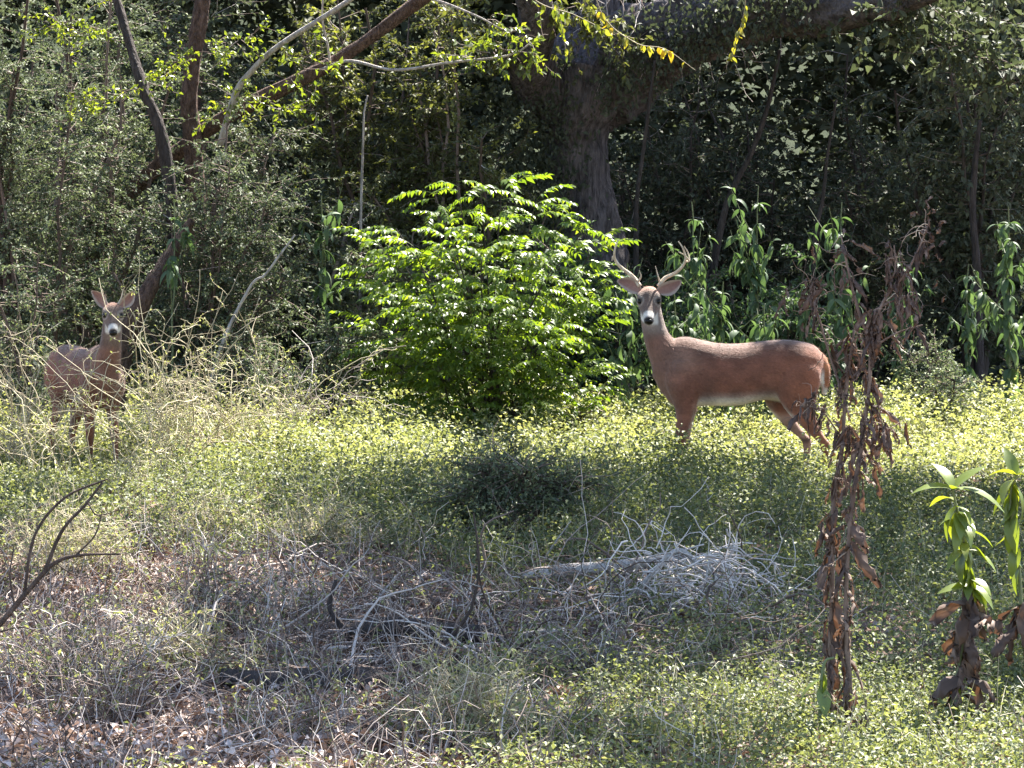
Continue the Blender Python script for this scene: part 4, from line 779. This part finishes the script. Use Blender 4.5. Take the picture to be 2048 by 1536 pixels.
    flow = np.stack([-np.ones(ntr), np.zeros(ntr), -.55 * np.ones(ntr)], 1); neck = (p[:, 0] > .40) | (p[:, 2] < .45); flow[neck] = [-.25, 0, -1]
    hm = ((p - Cn) @ f > -.05) & (p[:, 2] > 1.0) & (np.linalg.norm(p - Cn, axis=1) < .28); flow[hm] = -f
    flow = nrm(flow - nn * (flow * nn).sum(1, keepdims=True) + r.normal(0, .18, (ntr, 3))); flow = nrm(flow + nn * .26)
    Lf = np.where(hm | (p[:, 2] < .45), .009, .023) * r.uniform(.7, 1.3, ntr); sd = nrm(np.cross(nn, flow)) * .0012
    V = np.stack([p - nn * .002 + sd, p - nn * .002 - sd, p + flow * Lf[:, None]], 1).reshape(-1, 3); F = np.arange(ntr * 3).reshape(-1, 3)
    mk('fur', V, [F], M['coat'], root, {'coat': np.clip(np.repeat(cc, 3, 0), 0, 1)}, kind='stuff')
    # eyes
    for sg in (-1, 1):
        V, F, T = loft([(Cn + f * .068 + s * sg * (.0605 + q) + u * .020, f, u, .021 * math.sqrt(max(0, 1 - (q / .016) ** 2)), .0185 * math.sqrt(max(0, 1 - (q / .016) ** 2))) for q in np.linspace(-.0155, .0155, 9)], 14)
        mk('eye', V, [F, T], M['eye'], root, None, True)
    # nose pad
    nc = Cn + f * .228 + u * -.030; V, F, T = loft([(nc + f * q, s, u, .026 * math.sqrt(max(0, 1 - (q / .014) ** 2)) + .002, .018 * math.sqrt(max(0, 1 - (q / .014) ** 2)) + .001) for q in np.linspace(-.013, .013, 8)], 16)
    mk('nose', V, [F, T], M['eye'], root, None, True)
    # ears: cupped, opening forward
    for sg in (-1, 1):
        bp_ = Cn + s * sg * .058 + u * .036 - f * .02; tipd = nrm(s * sg * .92 + np.array([0, 0, ear_up]) - fh * .08); op = nrm(fh + s * sg * .12 - tipd * (fh @ tipd)); wd = nrm(np.cross(tipd, op))
        na, nb = 14, 9; V = []; Cc = []
        for layer in (0, 1):
            for a_ in np.linspace(0, 1, na):
                hw = .044 * ear_s * (math.sin(math.pi * min(1, (a_ * .93 + .04)) ** .85) ** .75) + .006 * (1 - a_)
                for q in np.linspace(-1, 1, nb):
                    cup = .034 * (1 - q * q) * math.sin(math.pi * min(1, a_ * .85 + .12)); V.append(bp_ + tipd * .165 * ear_s * a_ + wd * hw * q - op * (cup + (.006 * (1 - q * q) if layer else 0)) + wd * .012 * math.sin(a_ * 3))
                    rim = abs(q) > .72 or a_ > .93
                    Cc.append((.15, .085, .06) if layer else ((.42, .33, .27) if rim else (.24 + .1 * (1 - a_), .125 + .07 * (1 - a_), .105 + .05 * (1 - a_))))
        I = np.arange(2 * na * nb).reshape(2, na, nb); q0 = I[0]; q1 = I[1]
        F = np.concatenate([np.stack([q0[:-1, :-1], q0[:-1, 1:], q0[1:, 1:], q0[1:, :-1]], -1).reshape(-1, 4), np.stack([q1[:-1, :-1], q1[1:, :-1], q1[1:, 1:], q1[:-1, 1:]], -1).reshape(-1, 4), np.stack([q0[-1, :-1], q0[-1, 1:], q1[-1, 1:], q1[-1, :-1]], -1)])
        mk('ear', np.array(V), [F], M['coat'], root, {'coat': np.array(Cc)}, True)
    # antlers: points given in (side, forward, up) metres from the head centre
    for an in antlers:
        A2 = Acc()
        for pts, r0, r1 in an:
            w = [Cn + s * a_ + fh * b_ + az * c_ for a_, b_, c_ in pts]; V, F, T = trunk(w, np.linspace(r0, r1, 5), 10, 30, .05, seed, 20); A2.add(V, F, T)
        A2.build('antler', M['antler'], root, None, True)
    return root
def coat_colour(co, no, Cn, f, s, u):
    x, y, z = co.T; n_ = len(co); d = co - Cn; ht, hs, hu = d @ f, d @ s, d @ u
    brown = np.array([.19, .072, .043]); dark = np.array([.10, .055, .04]); pale = np.array([.62, .54, .46]); white = np.array([.78, .74, .68]); grey = np.array([.13, .088, .07])
    c = np.tile(brown, (n_, 1)); mixc = lambda c, col, k: c * (1 - k[:, None]) + np.asarray(col) * k[:, None]
    nz = fbm(x * 9, z * 9, 3)
    c = mixc(c, (.26, .09, .045), sstep(-.2, -.5, x) * .7)                                   # redder haunch
    c = mixc(c, (.19, .105, .078), sstep(.3, .5, x) * .6)                                     # greyer neck
    c = mixc(c, dark, sstep(.1, .9, no[:, 2]) * sstep(.72, .88, z) * .6)
    belly = sstep(-.35, -.8, no[:, 2]) * sstep(.62, .5, z) * sstep(.36, .44, z) * sstep(.36, .2, x); c = mixc(c, white, belly * .7)
    flank = sstep(.535, .485, z + .07 * (nz - .5)) * sstep(.3, .18, x) * sstep(-.28, -.15, x); c = mixc(c, pale, flank * .5)
    c = mixc(c, (.27, .17, .125), np.exp(-((x - .33) / .12) ** 2 - ((z - .80) / .10) ** 2) * .45)   # paler shoulder
    c = mixc(c, dark, np.exp(-((x - .18) / .05) ** 2) * sstep(.75, .55, z) * .35 * (z > .42)); c = mixc(c, dark, np.exp(-((x + .22) / .05) ** 2) * sstep(.72, .58, z) * .3 * (z > .45))  # muscle shading painted into the coat: dark bands behind shoulder and before haunch
    rump = sstep(-.535, -.57, x) * sstep(.74, .66, z) * sstep(.45, .5, z); c = mixc(c, white, rump)
    tail = (x < -.578) & (z > .5); c = mixc(c, (.36, .14, .06), tail * sstep(.58, .62, z)); c = mixc(c, white, tail * sstep(.61, .575, z) * .8)
    inner = sstep(.2, .8, -no[:, 1] * np.sign(y)) * sstep(.46, .40, z); c = mixc(c, pale, inner * .25)
    hoof = sstep(.055, .04, z); c = mixc(c, (.03, .025, .022), hoof)
    hock = sstep(.035, .0, np.abs(z - .255)) * (x < -.38) * sstep(.2, .6, -no[:, 1] * np.sign(y)); c = mixc(c, (.05, .025, .02), hock * .9)
    # head
    hd = sstep(.30, .22, np.linalg.norm(d, axis=1))
    H = lambda v: v * hd
    c = mixc(c, grey, H(sstep(.0, .05, ht)) * .85)                                           # greyish face
    c = mixc(c, (.30, .14, .08), H(sstep(.03, -.01, ht) * sstep(.02, .05, hu)) * .9)           # russet crown
    thr = sstep(-.035, -.055, hu) * sstep(.05, .10, ht) * sstep(-.115, -.095, hu) * sstep(.065, .05, np.abs(hs)) * (.12 + .88 * sstep(-.215, -.145, z - Cn[2])) + .16 * sstep(-.27, -.15, z - Cn[2]) * sstep(-.09, -.14, z - Cn[2]) * sstep(.02, .06, d @ np.array([f[0], f[1], 0]))
    c = mixc(c, white, H(np.clip(thr, 0, 1)) * .9)                                           # white chin and throat
    c = mixc(c, white, H(sstep(.155, .175, ht) * sstep(.215, .2, ht) * sstep(-.085, -.065, hu)) * .85)                   # white muzzle band
    er = np.minimum(np.linalg.norm(d - f * .068 - s * .062 - u * .020, axis=1), np.linalg.norm(d - f * .068 + s * .062 - u * .020, axis=1)); c = mixc(c, pale, H(sstep(.044, .028, er)) * .45)
    c = mixc(c, (.07, .05, .04), H(sstep(.03, .024, er)) * .95)
    c = mixc(c, (.012, .01, .01), H(sstep(.212, .222, ht) * sstep(-.07, -.05, hu)))
    c *= (.50 + 1.0 * fbm(x * 10 + y * 7, z * 12, 8, 4))[:, None]
    return np.clip(c, 0, 1)
def front_leg(y, dx, fwd):
    return [(.35 + dx * .3, y * .9, .78, .07, .06), (.36 + dx * .3, y * 1.0, .70, .10, .072), (.345 + dx * .4, y * 1.08, .60, .095, .07), (.325 + dx * .6, y, .52, .078, .056), (.325 + dx, y, .44, .060, .043), (.338 + dx + fwd * .2, y, .36, .046, .036), (.352 + dx + fwd * .5, y, .28, .038, .034), (.36 + dx + fwd * .7, y, .2, .026, .024), (.37 + dx + fwd, y, .11, .023, .021), (.375 + dx + fwd, y, .075, .028, .025), (.39 + dx + fwd, y, .035, .027, .025), (.40 + dx + fwd, y, .0, .034, .029)]
def hind_leg(y, pts): return [(x, y * k, z, ra, rb) for x, k, z, ra, rb in pts]
near_h = [(-.40, .7, .80, .10, .06), (-.405, .92, .73, .14, .08), (-.40, 1, .64, .145, .088), (-.40, 1, .55, .125, .075), (-.42, 1, .46, .095, .055), (-.475, 1, .37, .062, .042), (-.53, 1, .30, .044, .034), (-.575, 1, .25, .038, .030), (-.58, 1, .20, .027, .024), (-.575, 1, .11, .022, .02), (-.572, 1, .075, .027, .024), (-.56, 1, .035, .026, .024), (-.55, 1, 0, .034, .028)]
far_h = [(-.40, .7, .80, .10, .06), (-.39, .92, .73, .13, .08), (-.355, 1, .62, .135, .085), (-.30, 1, .52, .10, .06), (-.31, 1, .45, .072, .05), (-.365, 1, .37, .052, .04), (-.42, 1, .31, .042, .034), (-.47, 1, .265, .036, .03), (-.478, 1, .21, .026, .024), (-.47, 1, .11, .022, .02), (-.468, 1, .075, .027, .024), (-.455, 1, .035, .026, .024), (-.445, 1, 0, .034, .028)]
def A3(px, py, fw): return ((1299.5 - px) / 310 * AS, fw, (594.6 - py) / 310)   # measured against the head centre
AS = 1
# head centre of the buck seen at pixel (1299, 595); side is + towards the deer's own right
def beam(l_): return l_
buck_antlers = [
    [([A3(1281, 572, -.02), A3(1266, 552, -.03), A3(1241, 532, .0), A3(1231, 516, .05), A3(1231, 500, .10), A3(1237, 481, .14)], .015, .004), ([A3(1277, 563, -.01), A3(1283, 552, .02), A3(1280, 540, .03)], .008, .003), ([A3(1231, 519, .05), A3(1227, 512, .03), A3(1225, 521, .02)], .007, .003)],
    [([A3(1318, 572, -.02), A3(1331, 556, -.03), A3(1352, 545, .0), A3(1367, 530, .05), A3(1372, 515, .10), A3(1367, 496, .14), A3(1358, 482, .16)], .015, .003), ([A3(1321, 563, -.01), A3(1317, 550, .02), A3(1312, 531, .04)], .007, .002), ([A3(1370, 522, .07), A3(1379, 520, .04), A3(1377, 505, .03), A3(1369, 491, .03)], .008, .003), ([A3(1379, 520, .06), A3(1371, 510, .11), A3(1358, 502, .15)], .006, .003)]]
bx = PX(1470, 22)
deer('antlered_buck', 'brown antlered buck standing broadside in the clearing, head turned to look straight out', (bx, 22.0, 0), math.pi, 1.0, 87, buck_antlers,
     [front_leg(.085, 0, .0), front_leg(-.085, -.025, -.02), hind_leg(.09, near_h), hind_leg(-.09, far_h)], 700)
spikes = [[([(sg * .035, -.02, .05), (sg * .06, -.02, .10), (sg * .075, -.0, .165)], .010, .003)] for sg in (-1, 1)]
near_h2 = [(x + .06 * sstep(.6, .2, z), k, z, ra, rb) for x, k, z, ra, rb in near_h]
yx = -2.88
deer('spike_deer', 'young brown deer with short spike antlers half hidden behind the pale wiry tangle', (yx, 23.0, 0), math.atan2(-.88, .47), .91, -21, spikes,
     [front_leg(.085, 0, .02), front_leg(-.085, -.03, -.03), hind_leg(.09, near_h2), hind_leg(-.09, far_h)], 701, C=(.56, 0, 1.18), pitch=32, ear_up=1.1, ear_s=.9)
